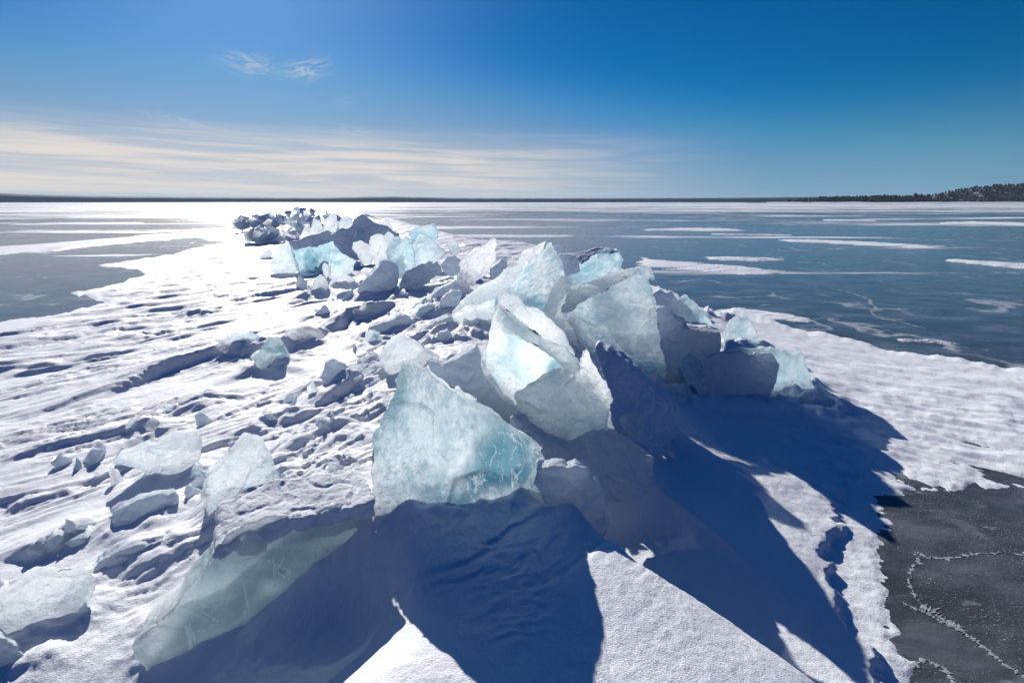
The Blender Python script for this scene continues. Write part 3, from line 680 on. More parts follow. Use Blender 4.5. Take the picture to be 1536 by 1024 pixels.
slab('ice_slab', [(890,526),(894,517),(905,524),(925,534),(946,550),(976,580),(1014,606),(1010,640),(988,664),(962,684),(930,668),(916,630),(912,592),(905,566),(899,545)], (985,660,3.6), 52, 34, .35, 'crust', 'snow-plastered slab with a dark blue shaded slope facing right', 'ice slab', rough=.6)
slab('ice_slab', [(768,594),(790,581),(815,566),(830,559),(842,555),(858,560),(873,564),(871,545),(879,524),(886,530),(890,545),(898,552),(906,570),(916,595),(919,606),(913,640),(906,656),(880,672),(850,680),(820,668),(790,645),(774,616)], (860,670,3.1), 6, 13, .12, 'frost', 'jagged white crusted slab with a broken horn, in front of the turquoise slab', 'ice slab', rough=1.4)
slab('snow_block', [(664,548),(690,534),(714,519),(723,540),(736,556),(757,577),(770,597),(778,625),(772,650),(740,650),(704,620),(690,600),(668,576)], (720,600,3.45), 12, 24, .3, 'lump', 'ribbed snow block left of the streaked triangular pane', 'snow block', G_SNOW)
slab('snow_block', [(768,625),(790,640),(830,665),(850,672),(905,654),(940,664),(968,680),(985,690),(970,715),(940,730),(890,725),(840,700),(800,672),(764,648)], (880,700,2.9), 15, 30, .3, 'lump', 'rough snow block in deep shade at the foot of the jagged white slab', 'snow block', G_SNOW)
slab('ice_chunk', [(930,628),(940,621),(955,622),(966,632),(955,639),(938,637)], (948,637,3.35), 20, 30, .08, 'pane', 'small teal ice chunk stuck in the shaded snow under the dark slope', 'ice chunk')
slab('snow_block', [(797,714),(804,702),(830,699),(850,703),(862,697),(882,705),(896,722),(906,750),(914,788),(900,800),(884,775),(850,752),(818,732)], (860,770,2.22), 15, 25, .16, 'lump', 'translucent snow block on the crest right of the large clear slab', 'snow block', G_SNOW)
# ---- right flank of the heap
bs = slab('snow_block', [(982,463),(992,464),(1010,478),(1028,489),(1060,491),(1081,500),(1082,520),(1076,542),(1056,556),(1030,555),(1010,565),(998,540),(989,495)], (1040,550,5.2), 14, 6, .4, 'lump', 'blue-shaded block with a smooth grey front and white cap, right of the turquoise slab', 'snow block', facet=.4, rough=.7)
slab('snow_cap', [(982,461),(994,462),(1012,477),(1030,487),(1060,489),(1083,499),(1060,499),(1034,495),(1010,488),(990,472)], (1040,498,5.12), 5, 72, .12, 'snow', parent=bs, sink=0, rough=.4)
slab('snow_block', [(976,444),(989,434),(997,440),(1006,437),(1013,449),(1026,466),(1042,486),(1042,500),(1015,494),(985,470)], (1010,480,6.0), 15, 20, .25, 'lump', 'knobbly white snow block behind the blue-shaded block', 'snow block', G_SNOW)
slab('ice_chunk', [(1017,452),(1027,441),(1040,454),(1058,474),(1078,496),(1062,500),(1040,486),(1030,467)], (1050,490,5.9), 20, 20, .12, 'turq', 'narrow pale ice blade leaning behind the blue-shaded block', 'ice chunk')
slab('ice_chunk', [(1084,506),(1088,496),(1095,480),(1105,474),(1120,475),(1132,490),(1138,503),(1141,520),(1118,528),(1093,520)], (1112,524), 12, 18, .16, 'glass', 'rounded glassy chunk at the heap edge, the one nearest the open ice', 'ice chunk')
cb_ = slab('ice_block', [(1050,548),(1062,533),(1085,529),(1130,525),(1165,526),(1203,529),(1209,545),(1217,567),(1222,584),(1206,597),(1170,592),(1120,588),(1072,578)], (1180,594), 16, 8, .34, 'glass', 'clear rectangular ice block with a dark glassy end at the right of the ridge', 'ice block', rough=.4, facet=.4, sink=.06, chips=0)
slab('snow_cap', [(1060,538),(1086,528),(1095,512),(1108,508),(1121,511),(1136,524),(1142,533),(1112,538),(1085,540)], (1110,536,5.35), 10, 60, .18, 'snow', parent=cb_, sink=0)
slab('snow_crust', [(1035,575),(1050,545),(1072,531),(1100,528),(1135,529),(1158,532),(1168,548),(1160,572),(1150,592),(1100,600),(1060,596)], (1105,585,5.0), 14, 14, .10, 'lump', parent=cb_, sink=.08, rough=.7)
slab('ice_chunk', [(1017,548),(1024,538),(1035,531),(1051,545),(1054,560),(1032,564)], (1036,562,4.85), 15, 20, .12, 'turq', 'bright turquoise ice chunk below the blue-shaded block', 'ice chunk')
slab('ice_chunk', [(1013,554),(1029,551),(1055,564),(1078,587),(1066,600),(1045,598),(1028,580)], (1055,598), 30, 25, .14, 'turq', 'dark glassy pointed chunk lying in shade right of the turquoise slab foot', 'ice chunk')
slab('ice_chunk', [(998,594),(1010,575),(1030,574),(1038,590),(1022,608),(1004,612)], (1012,608), 20, 20, .1, 'turq', 'teal ice fragment at the foot of the biggest turquoise slab', 'ice chunk')
slab('snow_lump', [(1196,600),(1206,588),(1222,585),(1240,596),(1262,612),(1240,622),(1210,615)], (1225,620), 10, 50, .12, 'lump', 'low snow lump at the corner of the clear rectangular block', 'snow lump')
for px, py, w_, lab in ((1130, 606, 40, 'lumpy snow at the foot of the clear rectangular block, left part'), (1178, 606, 34, 'lumpy snow at the foot of the clear rectangular block, right part'), (1085, 600, 30, 'lumpy snow beside the dark glassy pointed chunk')):
    slab('snow_lump', [(px-w_,py+2),(px-w_*.6,py-10),(px,py-14),(px+w_*.5,py-11),(px+w_,py),(px+w_*.3,py+8),(px-w_*.4,py+9)], (px, py + 8), 5, 40, .12, 'lump', lab, 'snow lump')
# ---- middle distance
slab('ice_slab', [(683,420),(690,395),(708,379),(731,366),(741,357),(747,365),(745,380),(739,392),(728,402),(712,413),(698,433),(688,428)], (695,430,7.6), 8, 20, .25, 'frost', 'upright frosted slab with a pointed tip, alone left of the long bright slab', 'ice slab')
slab('ice_chunk', [(668,368),(678,356),(686,361),(691,372),(680,378)], (680,376,11), 5, 20, .3, 'frost', 'small frosted chunk at the edge of the open ice behind the upright frosted slab', 'ice chunk')
slab('ice_slab', [(528,368),(530,364),(541,361),(553,367),(562,378),(556,390),(543,388)], (545,385,11.2), 5, 15, .3, 'frost', 'frosted slab at the left end of the white slab cluster', 'ice slab')
slab('ice_slab', [(553,367),(555,355),(566,351),(577,354),(583,347),(592,353),(592,378),(580,400),(562,392)], (575,390,10), 5, 15, .3, 'frost', 'square-topped frosted slab in the white slab cluster', 'ice slab')
slab('ice_slab', [(582,362),(596,356),(604,360),(609,354),(618,361),(623,380),(620,402),(606,416),(592,410),(583,398),(578,378)], (602,410,9.3), 0, 12, .35, 'pane', 'tall streaked slab in the middle of the white slab cluster', 'ice slab')
slab('ice_slab', [(616,380),(622,366),(628,350),(641,355),(656,367),(673,380),(655,392),(636,402),(620,410)], (635,398,9.5), -10, 18, .3, 'pane', 'leaning pale slab at the right of the white slab cluster', 'ice slab')
slab('snow_block', [(536,440),(545,420),(562,404),(574,390),(590,398),(599,412),(598,424),(572,434),(550,442)], (565,438,8.7), 8, 25, .5, 'lump', 'blue-shaded snow block at the foot of the white slab cluster', 'snow block', G_SNOW)
slab('snow_block', [(598,424),(606,410),(630,398),(656,392),(662,402),(640,415),(618,428)], (620,425,8.6), 10, 30, .4, 'lump', 'snow block under the leaning pale slab of the white slab cluster', 'snow block', G_SNOW)
slab('ice_chunk', [(492,402),(493,390),(497,370),(503,371),(520,383),(535,391),(526,402),(510,410),(496,412)], (500,410,9.9), 10, 15, .2, 'pane', 'clear triangular shard standing left of the white slab cluster', 'ice chunk')
slab('ice_chunk', [(483,400),(487,394),(494,398),(497,408),(490,412)], (490,412,9.8), 0, 20, .12, 'frost', 'small frosted chunk at the foot of the clear triangular shard', 'ice chunk')
slab('ice_chunk', [(463,442),(468,430),(471,420),(482,412),(492,424),(494,436),(485,443)], (475,443), 10, 20, .3, 'frost', 'rounded frosted chunk at the left foot of the ridge, blue on its shaded side', 'ice chunk')
slab('ice_chunk', [(492,430),(500,416),(510,409),(524,414),(534,420),(524,428),(505,434)], (505,434), 10, 20, .3, 'frost', 'rounded frosted chunk just right of the similar one at the ridge foot', 'ice chunk')
slab('snow_lump', [(470,480),(476,467),(487,458),(497,470),(491,479)], (480,480), 5, 25, .2, 'lump', 'lone pointed snow lump on the slope below the white slab cluster', 'snow lump')
slab('snow_lump', [(288,470),(298,462),(315,464),(332,468),(312,473)], (300,473), 5, 35, .15, 'lump', 'small lone lump far out on the left snow field', 'snow lump')
slab('ice_slab', [(612,350),(625,342),(640,339),(651,335),(655,342),(657,360),(648,364),(635,356),(627,353),(620,364)], (640,362,12.5), 20, 10, .3, 'turq', 'turquoise wedge jutting up at the right edge of the far ridge', 'ice slab')
# the far slab pair
fs = slab('ice_slab', [(434,364),(460,357),(493,347),(498,350),(512,365),(508,380),(496,394),(480,402),(464,406),(446,402),(440,388)], (465,402,14.6), 14, 6, .5, 'turq', 'far turquoise slab with a straight slanting top edge, at the left of the ridge', 'ice slab')
slab('top_face', [(433,365),(460,355),(493,345),(500,350),(508,360),(490,366),(462,371),(440,376)], (465,362,14.52), 14, 8, .12, 'crust', parent=fs, sink=0)  # snow top strip, its shade carried by the blue-tinted crust colour
slab('ice_chunk', [(404,404),(410,385),(415,372),(425,366),(433,361),(438,372),(442,388),(450,402),(430,410),(412,410)], (420,410), 5, 18, .4, 'frost', 'white rounded chunk leaning on the left end of the far turquoise slab', 'ice chunk')
slab('ice_chunk', [(388,386),(393,378),(404,374),(410,380),(404,388)], (396,388), 0, 25, .3, 'frost', 'small chunk on the snow left of the far turquoise slab', 'ice chunk')
slab('ice_slab', [(448,356),(458,336),(471,355),(466,366),(452,366)], (460,360,16), 8, 12, .25, 'frost', 'white triangular shard standing behind the far turquoise slab', 'ice slab')
slab('ice_slab', [(463,350),(470,327),(480,331),(486,345),(488,360),(470,364)], (475,356,17), 5, 15, .4, 'frost', 'frosted slab just right of the white triangular shard', 'ice slab')
slab('ice_slab', [(486,342),(490,328),(498,325),(505,320),(508,340),(498,352),(488,352)], (495,350,18), 5, 15, .4, 'frost', 'frosted slab in the far row, left of the peaked one', 'ice slab')
slab('ice_slab', [(506,338),(512,328),(519,320),(528,328),(532,338),(522,350),(510,350)], (518,348,17.5), 0, 15, .4, 'frost', 'peaked frosted slab in the far row beside the blue snow mass', 'ice slab')
slab('snow_mass', [(495,352),(510,341),(526,340),(530,330),(544,321),(553,328),(561,334),(575,337),(587,344),(598,350),(604,362),(585,372),(560,385),(535,385),(512,375)], (545,375,14.5), 12, 12, .9, 'crust', 'big dark blue shaded snow mass behind the white slab cluster', 'snow block', rough=.8)
slab('ice_chunk', [(530,356),(536,346),(545,342),(549,350),(544,360),(536,362)], (538,360,14.1), 10, 15, .15, 'turq', 'turquoise glint of ice in the front of the blue snow mass', 'ice chunk')
slab('ice_chunk', [(568,338),(574,327),(579,328),(590,343),(582,346)], (578,342,15.5), 5, 12, .25, 'frost', 'thin upright shard on top of the blue snow mass', 'ice chunk')
# ---- far rubble of the ridge
rs = random.Random(11)
def rubble(px, py, y, s, mat, lab, grp, k):
    c = at_y(px, py, y)
    o = chunk('ice_chunk', (c[0], c[1], c[2] - s * .1), (s * rs.uniform(.7, 1.5), s * rs.uniform(.7, 1.1), s * rs.uniform(.7, 1.4)), k, mat, rs.uniform(0, 3), 10)
    for q in o.data.polygons: q.use_smooth = False
    tag(o, lab, 'ice chunk', grp); return o
k = 100
for i in range(125):         # the hindmost heap
    u = rs.random(); px = 356 + u * 150; top = np.interp(px, [352, 395, 440, 452, 480, 505], [326, 319, 312, 309, 315, 319]); py = top + 3 + (rs.random() ** .8) * (330 - top)
    k += 1; rubble(px, py + 2, np.interp(py, [308, 332], [46, 38]), rs.uniform(.5, 1.15), rs.choice(['crust', 'lump', 'frost', 'crust']), 'grey ice chunk in the hindmost heap of rubble at the far end of the ridge', 'chunks in the hindmost rubble heap', k)
for i in range(95):          # the heap in front of it
    u = rs.random(); px = 368 + u * 145; top = np.interp(px, [362, 400, 430, 460, 510], [352, 341, 331, 322, 320]); bot = np.interp(px, [362, 440, 510], [354, 358, 348]); py = top + rs.random() * (bot - top)
    k += 1; rubble(px, py + 1, np.interp(py, [318, 358], [31, 25]), rs.uniform(.4, .95), rs.choice(['lump', 'frost', 'crust']), 'grey ice chunk strewn in front of the hindmost heap', 'chunks strewn before the hindmost heap', k)
# ---- small shards packed between the slabs
SH = [(560,425,60,14),(640,400,60,10),(720,420,40,10),(690,500,50,20),(640,520,50,26),(700,545,30,20),(560,520,40,30),(760,615,60,20),(900,690,90,26),(1020,600,50,16),(1110,600,70,12),(520,650,40,40),(450,720,50,30),(620,470,60,20),(850,640,60,30),(960,640,40,30),(480,410,40,10),(760,400,60,14),(230,640,60,30),(150,700,80,30),(500,650,40,20),(330,750,40,30),(90,810,60,30),(60,890,50,30),(560,600,30,30),(420,600,60,40),(900,410,60,8),(960,480,30,30),(740,690,40,14),(1060,470,50,20),(480,430,40,14),(540,400,50,12)]
for i in range(280):
    cx, cy, wx_, wy_ = SH[i % len(SH)]
    px = cx + rs.gauss(0, .5) * wx_; py = cy + rs.gauss(0, .5) * wy_
    hit = ground_hit(px, py)
    if hit is None or hit[2] < .02: continue
    r_ = float(np.linalg.norm(hit - CAM)); s_ = r_ / 768 * rs.uniform(8, 30)
    k += 1; o = chunk('ice_shard', (0, 0, 0), (s_ * rs.uniform(.8, 1.6), s_ * rs.uniform(.35, .7), s_ * rs.uniform(.8, 1.5)), k, rs.choice(['lump', 'frost', 'pane', 'lump']), rs.uniform(0, 3), 12)
    o.rotation_euler = (rs.gauss(0, .5), rs.gauss(0, .5), 0); base_ = np.array([hit[0], hit[1], hit[2] + s_ * .18]); o.location = base_
    finish(o, s_ / 26, dict(seed=k, base=base_, size=s_ * 1.6, rough=.8, facet=1.0, dist=r_, snow=False, vox=s_ / 26))
    tag(o, 'small broken shard of ice lying loose on the snow of the ridge', 'ice shard', 'small shards strewn along the ridge')


# ------------------------------------------------------------------ remesh and weather every piece
bpy.context.view_layer.update()
dg = bpy.context.evaluated_depsgraph_get()
for o, S in PIECES:
    ev = o.evaluated_get(dg); me = bpy.data.meshes.new_from_object(ev)
    old = o.data; o.modifiers.clear()
    nv = len(me.vertices); co = np.empty(nv * 3); me.vertices.foreach_get('co', co); co = co.reshape(-1, 3)
    nr = np.empty(nv * 3); me.vertices.foreach_get('normal', nr); nr = nr.reshape(-1, 3)
    w = co + S['base']; sd = S['seed']; sz = min(S['size'], 2.0); rgh = S['rough']
    if S['snow']:
        d = rgh * (.040 * sz * fbm(w[:, 0] * 3 / sz, w[:, 1] * 3 / sz, w[:, 2] * 3 / sz, 3, sd) + .020 * sz ** .5 * fbm(w[:, 0] * 10, w[:, 1] * 10, w[:, 2] * 10, 4, sd + 3, .6) - .020 * sz ** .5 * np.clip(.18 - np.abs(pn(w[:, 0] * 7, w[:, 1] * 7, w[:, 2] * 7, sd + 9)), 0, 1) * 3)
    else:
        d = rgh * (.014 * sz * fbm(w[:, 0] * 3.2 / sz, w[:, 1] * 3.2 / sz, w[:, 2] * 3.2 / sz, 3, sd) + .012 * sz ** .5 * fbm(w[:, 0] * 14, w[:, 1] * 14, w[:, 2] * 14, 4, sd + 3, .65))
        d += facet_disp(co, sd, 46, .024 * sz * S['facet'])
    fq = 30.0 / max(1.0, S['dist'] / 4)
    d += rgh * (.0055 if S['snow'] else .0040) * max(1.0, S['dist'] / 4) * fbm(w[:, 0] * fq, w[:, 1] * fq, w[:, 2] * fq, 3, sd + 5, .65)
    co = co + nr * d[:, None]
    me.vertices.foreach_set('co', co.ravel()); me.polygons.foreach_set('use_smooth', [True] * len(me.polygons))
    o.data = me; me.name = o.name; me.update()
    bpy.data.meshes.remove(old)
from mathutils import kdtree
ft = []
for o, S in PIECES:
    if S['dist'] > 12 or S['size'] < .30: continue
    n_ = len(o.data.vertices); c_ = np.empty(n_ * 3); o.data.vertices.foreach_get('co', c_); c_ = c_.reshape(-1, 3)[::5] + S['base']
    g_ = terrain_h(c_[:, 0], c_[:, 1]); ft.append(c_[np.abs(c_[:, 2] - g_ - .01) < .035])
ft = np.concatenate(ft); kd = kdtree.KDTree(len(ft))
for i_, p_ in enumerate(ft): kd.insert(p_, i_)
kd.balance()
rad_ = np.hypot(TVu[:, 0], TVu[:, 1]); idx = np.where((rad_ < 12) & (rad_ > 1.0))[0]
dd_ = np.array([kd.find(TVu[i_])[2] for i_ in idx])
am = .5 + .8 * fbm(TVu[idx, 0] * 4, TVu[idx, 1] * 4, 2.0, 3, 99)
wd_ = .07 + .018 * rad_[idx]
TVu[idx, 2] += np.clip(am, 0, 1.2) * (.055 + .012 * rad_[idx]) * np.exp(-(dd_ / wd_) ** 1.5) + .012 * np.exp(-dd_ / (wd_ * 2)) * fbm(TVu[idx, 0] * 18, TVu[idx, 1] * 18, 4.0, 3, 98)
snow.data.vertices.foreach_set('co', TVu.ravel()); snow.data.update()
print('pieces', len(PIECES), sum(len(o.data.polygons) for o, _ in PIECES), time.time() - T0)

# ------------------------------------------------------------------ far shore
def plain(name, col, rough=.9, vary=.4, scale=.02, snow=0.0):
    m = bpy.data.materials.new(name); t = NT(m)
    pos = t.n('ShaderNodeNewGeometry').outputs['Position']
    f = t.noise(pos, scale, 6, .65)
    c = t.mix(f, c4(*[v * (1 - vary) for v in col]), c4(*[v * (1 + vary) for v in col]))
    if snow:
        g = t.noise(pos, scale * 2.3, 5, .7); c = t.mix(t.math('MULTIPLY', t.ramp(g, .52, .66), snow), c, c4(.75, .78, .82))
    p = t.n('ShaderNodeBsdfPrincipled', Base__Color=c, Roughness=rough)
    p.inputs['Specular IOR Level'].default_value = .1
    o = t.n('ShaderNodeOutputMaterial'); t.t.links.new(p.outputs[0], o.inputs[0]); return m
M['shore'] = plain('far_wooded_shore', (.030, .036, .040), scale=.01)
M['headland'] = plain('wooded_headland', (.040, .036, .030), scale=.02, snow=.55)
M['needles'] = plain('dark_conifer', (.030, .036, .028), scale=.3)
M['bark'] = plain('grey_bark', (.09, .07, .055), scale=2)
M['beach'] = plain('snowy_shore', (.7, .73, .78), vary=.08)

def skyline(px, pts):
    return np.interp(px, [p[0] for p in pts], [p[1] for p in pts])
# the low wooded shore all along the horizon: a ridge with real depth
n = 900; az0, az1 = R(-75), R(62)
az = np.linspace(az0, az1, n); D = 3400.0
pxs = 768 + np.tan(az) * (FPX * math.cos(TH) + 209 * math.sin(TH))
top = skyline(pxs, [(-3000, 292), (0, 293.2), (40, 294.5), (150, 296), (480, 296.8), (560, 295), (600, 294.8), (700, 297), (900, 297.3), (1100, 297), (1180, 296.4), (1300, 296), (4000, 297)])
hh = (303.0 - top) / 796 * D * np.cos(az) ** 0 * 1.0
hh = hh + 1.6 * fbm(az * 160, 0, 0, 4, 3) + 2.0 * fbm(az * 30, 0, 4, 3, 5)
rowsd = [0, 6, 40, 120, 300, 520]; rowsh = [0, .55, .80, .93, 1.0, 0]
V = []
for dd, hf in zip(rowsd, rowsh):
    for a, h_ in zip(az, hh):
        V.append(((D + dd) * math.sin(a), (D + dd) * math.cos(a), h_ * hf * (D + dd) / D - (.3 if hf == 0 else 0)))
o = mesh_obj('hills', V, grid_faces(len(rowsd), n), M['shore']); tag(o, kind='structure')

# the nearer headland on the right
def headland(px0, px1, D, prof, depth, name):
    n, mrow = 260, 22
    px = np.linspace(px0, px1, n); u = px - 768; Yc = FPX * math.cos(TH) + 209 * math.sin(TH)
    az = np.arctan2(u, Yc)
    h = (303.2 - skyline(px, prof)) / 796 * D / np.cos(az) * .985
    V = []
    for j in range(mrow):
        q = j / (mrow - 1); f = math.sin(min(1, q / .62) * math.pi / 2) ** 1.2 if q < .62 else math.cos((q - .62) / .38 * math.pi / 2)
        for i in range(n):
            r = (D + q * depth) / math.cos(az[i])
            hz = h[i] * f * (1 + q * depth / D) * (1 + .10 * float(pn(np.array([az[i] * 120]), q * 4, 0, 9)[0]))
            V.append((r * math.sin(az[i]), r * math.cos(az[i]), hz - (.4 if j in (0, mrow - 1) else 0)))
    return np.array(V).reshape(mrow, n, 3), n, mrow
PROF = [(1120, 303), (1180, 300.5), (1260, 299), (1330, 298), (1390, 298), (1400, 295), (1425, 291), (1450, 288), (1480, 285.5), (1520, 284.5), (1600, 285), (1800, 289), (2300, 294)]
HV, hn, hm = headland(1120, 2300, 1250.0, PROF, 420, 'h')
o = mesh_obj('headland', HV.reshape(-1, 3), grid_faces(hm, hn), M['headland']); tag(o, kind='structure')
# snow-covered strip of shore in front of it
sv = []
pxl = np.linspace(1150, 2300, 200)
for k_, (Dd, zz_) in enumerate(((1236, -.2), (1244, 1.6), (1256, 2.2))):
    for px in pxl:
        a = math.atan2(px - 768, 796.0); r = Dd / math.cos(a); w_ = 1 + .6 * float(pn(np.array([px * .03]), k_ * .4, 0, 4)[0])
        sv.append((r * math.sin(a), r * math.cos(a), zz_ * w_))
o = mesh_obj('shore', sv, grid_faces(3, 200), M['beach']); tag(o, kind='structure')

def conifer(h, rad, rsd, verts, faces, base, broad=False):
    lay = 6 if not broad else 5
    for l in range(lay):
        q = l / lay; z0 = h * (.12 + .82 * q); r0 = rad * ((1 - q) ** .8 if not broad else math.sin((.25 + .7 * q) * math.pi)) * rsd.uniform(.75, 1.2); z1 = z0 + h * .32
        m_ = 9; b = len(verts); ph = rsd.random() * 6; ox, oy = rsd.uniform(-.15, .15) * rad, rsd.uniform(-.15, .15) * rad
        for i in range(m_):
            rr_ = r0 * rsd.uniform(.55, 1.25); aa_ = ph + i * 2 * math.pi / m_
            verts.append((base[0] + ox + rr_ * math.cos(aa_), base[1] + oy + rr_ * math.sin(aa_), base[2] + z0 - rsd.uniform(0, .06) * h))
        verts.append((base[0] + ox, base[1] + oy, base[2] + min(z1, h)))
        for i in range(m_): faces.append([b + i, b + (i + 1) % m_, b + m_])
rf = random.Random(3)
tv, tf = [], []
for i in range(2600):
    j = int(rf.random() ** 1.1 * (hm * .66)); c = rf.randrange(int(hn * .42))
    j = min(max(j, 1), hm - 2)
    p = HV[j, c]
    px = 768 + p[0] / p[1] * 796
    if px < 1175 + 40 * rf.random(): continue
    if px > 1430 and j < 6 and rf.random() < .55: continue
    big_ = (1225 < px < 1395)
    if not big_ and px <= 1400 and rf.random() < .45: continue
    hgt = rf.uniform(5, 10) * (1.15 if big_ else .75)
    conifer(hgt, hgt * rf.uniform(.25, .5), rf, tv, tf, (p[0] + rf.uniform(-3, 3), p[1] + rf.uniform(-3, 3), p[2] - .3), rf.random() < .5)
o = mesh_obj('forest', tv, tf, M['needles'], smooth=False); tag(o, kind='stuff')
# single trees that stand clear on the headland skyline
TL = [(1296, 291.3, 'tree with a rounded crown at the left of the headland grove'), (1324, 290.3, 'broad dark tree in the middle of the headland grove'), (1342, 291, 'ragged tree right of the broad one in the headland grove'), (1371, 288, 'tallest dark tree on the headland point'), (1380, 289.2, 'slim tree right beside the tallest one on the headland point'), (1390, 289.6, 'last tree before the bare slope of the headland hill')]
for px, top_, lab in TL:
    y = 1330.0; a = (px - 768) / 796.0; zt = (303 - top_) / 796 * y; zb = 5.0
    e = bpy.data.objects.new('tree', None); COL.objects.link(e); e.location = (a * y, y, zb); tag(e, 'dark ' + lab if 'dark' not in lab else lab, 'tree', 'trees on the headland skyline')
    v_, f_ = [], []; H_ = zt - zb; conifer(H_, H_ * .38, rf, v_, f_, (0, 0, 0), True); conifer(H_ * .95, H_ * .3, rf, v_, f_, (H_ * .12, 0, 0), False)
    mesh_obj('crown', v_, f_, M['needles'], smooth=False, parent=e)
    m_ = 7; v_ = [(r_ * math.cos(i * 2 * math.pi / m_), r_ * math.sin(i * 2 * math.pi / m_), z_) for r_, z_ in ((.45, -1), (.3, H_ * .4), (.08, H_ * .85)) for i in range(m_)]
    mesh_obj('trunk', v_, [[j * m_ + i, j * m_ + (i + 1) % m_, (j + 1) * m_ + (i + 1) % m_, (j + 1) * m_ + i] for j in range(2) for i in range(m_)], M['bark'], parent=e)


# ------------------------------------------------------------------ the air
hm_ = bpy.data.materials.new('pale_air'); t_ = NT(hm_)
pv = t_.n('ShaderNodeVolumePrincipled', Color=c4(.45, .68, 1.0), Density=HAZE_D, Anisotropy=.2)
oo = t_.n('ShaderNodeOutputMaterial'); t_.t.links.new(pv.outputs[0], oo.inputs['Volume'])
B_ = 6500.0; hv = [(x_, y_, z_) for z_ in (-1.2, 75.0) for x_, y_ in ((-B_, -B_), (B_, -B_), (B_, B_), (-B_, B_))]
hz_ = mesh_obj('haze', hv, [[3, 2, 1, 0], [4, 5, 6, 7], [0, 1, 5, 4], [1, 2, 6, 5], [2, 3, 7, 6], [3, 0, 4, 7]], hm_, smooth=False); tag(hz_, kind='stuff')

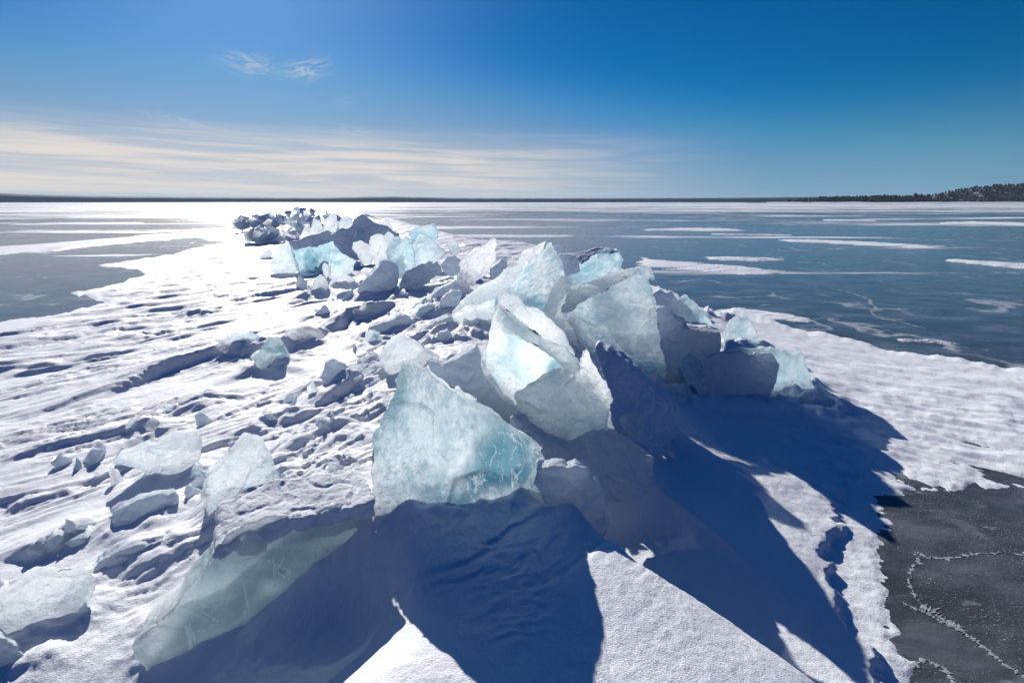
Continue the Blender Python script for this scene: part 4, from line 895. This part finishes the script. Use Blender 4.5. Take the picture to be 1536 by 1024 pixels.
# ------------------------------------------------------------------ light and sky
def build_world():
    wd = bpy.data.worlds.new('World'); SC.world = wd; t = NT(wd)
    wd.use_nodes = True
    sky = t.n('ShaderNodeTexSky', _sky_type='NISHITA', _sun_disc=False, _sun_elevation=SUN_EL, _sun_rotation=SUN_AZ,
              _air_density=1.0, _dust_density=0.0, _ozone_density=2.5, _altitude=0)
    tc = t.n('ShaderNodeTexCoord').outputs['Generated']
    sp = t.n('ShaderNodeSeparateXYZ'); t.set(sp.inputs[0], tc)
    az = t.math('ARCTAN2', sp.outputs[0], sp.outputs[1]); el = t.math('ARCSINE', sp.outputs[2])
    pre = t.n('ShaderNodeMix', _data_type='RGBA', _blend_type='MULTIPLY'); pre.inputs[0].default_value = 1
    t.set(pre.inputs[6], sky.outputs[0]); pre.inputs[7].default_value = c4(.1, .1, .1)
    cap = t.n('ShaderNodeMix', _data_type='RGBA', _blend_type='DARKEN'); cap.inputs[0].default_value = 1
    t.set(cap.inputs[6], pre.outputs[2]); cap.inputs[7].default_value = c4(*SKY_CAP)
    gm = t.n('ShaderNodeGamma', Gamma=SKY_GAM, Color=cap.outputs[2])
    hs = t.n('ShaderNodeHueSaturation', Saturation=SKY_SAT, Value=10.0, Color=gm.outputs[0])
    tint = t.n('ShaderNodeMix', _data_type='RGBA', _blend_type='MULTIPLY'); tint.inputs[0].default_value = 1
    t.set(tint.inputs[6], hs.outputs[0]); tint.inputs[7].default_value = c4(*SKY_TINT)
    base = tint.outputs[2]
    # pale air low over the horizon
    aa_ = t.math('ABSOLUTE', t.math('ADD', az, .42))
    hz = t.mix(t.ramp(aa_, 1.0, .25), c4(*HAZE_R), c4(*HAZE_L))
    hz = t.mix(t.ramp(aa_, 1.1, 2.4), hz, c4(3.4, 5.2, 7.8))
    base = t.mix(t.math('MULTIPLY', t.math('POWER', t.ramp(el, t.math('MULTIPLY_ADD', t.ramp(az, -.3, .5), -.11, .33), -.04), 1.55), .95), base, hz)
    # the sky is deepest blue on the side away from the sun
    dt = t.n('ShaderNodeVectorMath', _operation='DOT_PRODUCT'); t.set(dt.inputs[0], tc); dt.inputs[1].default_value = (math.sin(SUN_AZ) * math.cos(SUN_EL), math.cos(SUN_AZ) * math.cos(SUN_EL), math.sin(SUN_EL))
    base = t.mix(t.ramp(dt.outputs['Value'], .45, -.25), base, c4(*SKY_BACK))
    # soft glow of the air round the sun
    gl = t.math('POWER', t.math('MAXIMUM', dt.outputs['Value'], 0.0), 25.0)
    ad = t.n('ShaderNodeMix', _data_type='RGBA', _blend_type='ADD'); t.set(ad.inputs[0], gl); t.set(ad.inputs[6], base); ad.inputs[7].default_value = c4(*GLOW)
    base = ad.outputs[2]
    # thin veil of cirrus low over the horizon, strongest toward the sun
    cv = t.n('ShaderNodeCombineXYZ', X=t.math('MULTIPLY', az, 1.6), Y=t.math('MULTIPLY_ADD', az, .6, t.math('MULTIPLY', el, 34.0)), Z=0.0).outputs[0]
    st = t.noise(cv, 1.6, 7, .58, .5)
    cv2 = t.n('ShaderNodeCombineXYZ', X=t.math('MULTIPLY', az, 5), Y=t.math('MULTIPLY_ADD', az, 2, t.math('MULTIPLY', el, 90.0)), Z=2.0).outputs[0]
    st2 = t.noise(cv2, 1.5, 5, .6, .4)
    band = t.math('MULTIPLY', t.ramp(el, .135, .07), t.ramp(el, -.02, .03))
    azm = t.ramp(az, .46, -.25)
    veil = t.math('MULTIPLY', band, azm)
    stv = t.ramp(t.math('ADD', t.math('MULTIPLY', st, .7), t.math('MULTIPLY', st2, .3)), .40, .60)
    veil = t.math('MULTIPLY', veil, t.math('MULTIPLY_ADD', stv, .68, .32))
    col = t.mix(t.math('MULTIPLY', veil, .9), base, c4(*VEIL))
    # three small torn wisps
    for (px, py, wl, wh, tilt, amt) in ((375, 97, .034, .014, -.12, .8), (461, 105, .032, .014, .25, .95), (270, 180, .045, .006, -.2, .6), (530, 199, .05, .009, -.12, .5), (515, 150, .014, .008, 0, .3)):
        a0, e0 = az_el(px, py)
        u = t.math('SUBTRACT', az, a0); v = t.math('SUBTRACT', el, e0)
        cs, sn_ = math.cos(tilt), math.sin(tilt)
        uu = t.math('ADD', t.math('MULTIPLY', u, cs), t.math('MULTIPLY', v, sn_)); vv = t.math('SUBTRACT', t.math('MULTIPLY', v, cs), t.math('MULTIPLY', u, sn_))
        wv = t.n('ShaderNodeCombineXYZ', X=t.math('MULTIPLY', uu, 34.0), Y=t.math('MULTIPLY', vv, 120.0), Z=px * .01).outputs[0]
        nz = t.noise(wv, 1.0, 7, .65, .9)
        g = t.math('EXPONENT', t.math('MULTIPLY', -1.0, t.math('ADD', t.math('POWER', t.math('DIVIDE', uu, wl), 2), t.math('POWER', t.math('DIVIDE', vv, wh), 2))))
        f = t.math('MULTIPLY', t.math('MULTIPLY', g, t.ramp(nz, .36, .70)), amt, clamp=True)
        col = t.mix(f, col, c4(*WISP))
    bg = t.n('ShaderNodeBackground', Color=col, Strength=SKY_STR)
    o = t.n('ShaderNodeOutputWorld'); t.t.links.new(bg.outputs[0], o.inputs[0])

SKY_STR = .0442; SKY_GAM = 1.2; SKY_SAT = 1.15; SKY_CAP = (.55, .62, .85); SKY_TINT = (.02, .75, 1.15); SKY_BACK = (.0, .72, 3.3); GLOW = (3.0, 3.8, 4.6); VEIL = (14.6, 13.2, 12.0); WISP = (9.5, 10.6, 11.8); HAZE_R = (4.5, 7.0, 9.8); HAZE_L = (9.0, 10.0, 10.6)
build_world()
sl = bpy.data.lights.new('sun', 'SUN'); sl.energy = 4.9; sl.angle = R(.53); sl.color = (1, .95, .88)
so = bpy.data.objects.new('sun', sl); COL.objects.link(so)
sd_ = Vector((math.sin(SUN_AZ) * math.cos(SUN_EL), math.cos(SUN_AZ) * math.cos(SUN_EL), math.sin(SUN_EL)))
so.rotation_euler = sd_.to_track_quat('Z', 'Y').to_euler()

cam = bpy.data.cameras.new('camera'); cam.sensor_width = 36; cam.lens = 18; cam.clip_start = .05; cam.clip_end = 40000
co_ = bpy.data.objects.new('camera', cam); COL.objects.link(co_); co_.location = CAM
co_.rotation_euler = (R(90) - TH, 0, 0); SC.camera = co_
SC.view_settings.view_transform = 'Standard'; SC.view_settings.look = 'None'; SC.view_settings.gamma = 1; SC.view_settings.exposure = 0.34
SC.render.engine = 'CYCLES'
SC.cycles.use_denoising = True
SC.cycles.max_bounces = 10; SC.cycles.transmission_bounces = 8; SC.cycles.diffuse_bounces = 3; SC.cycles.glossy_bounces = 3
SC.cycles.sample_clamp_indirect = 4
print('done', time.time() - T0)
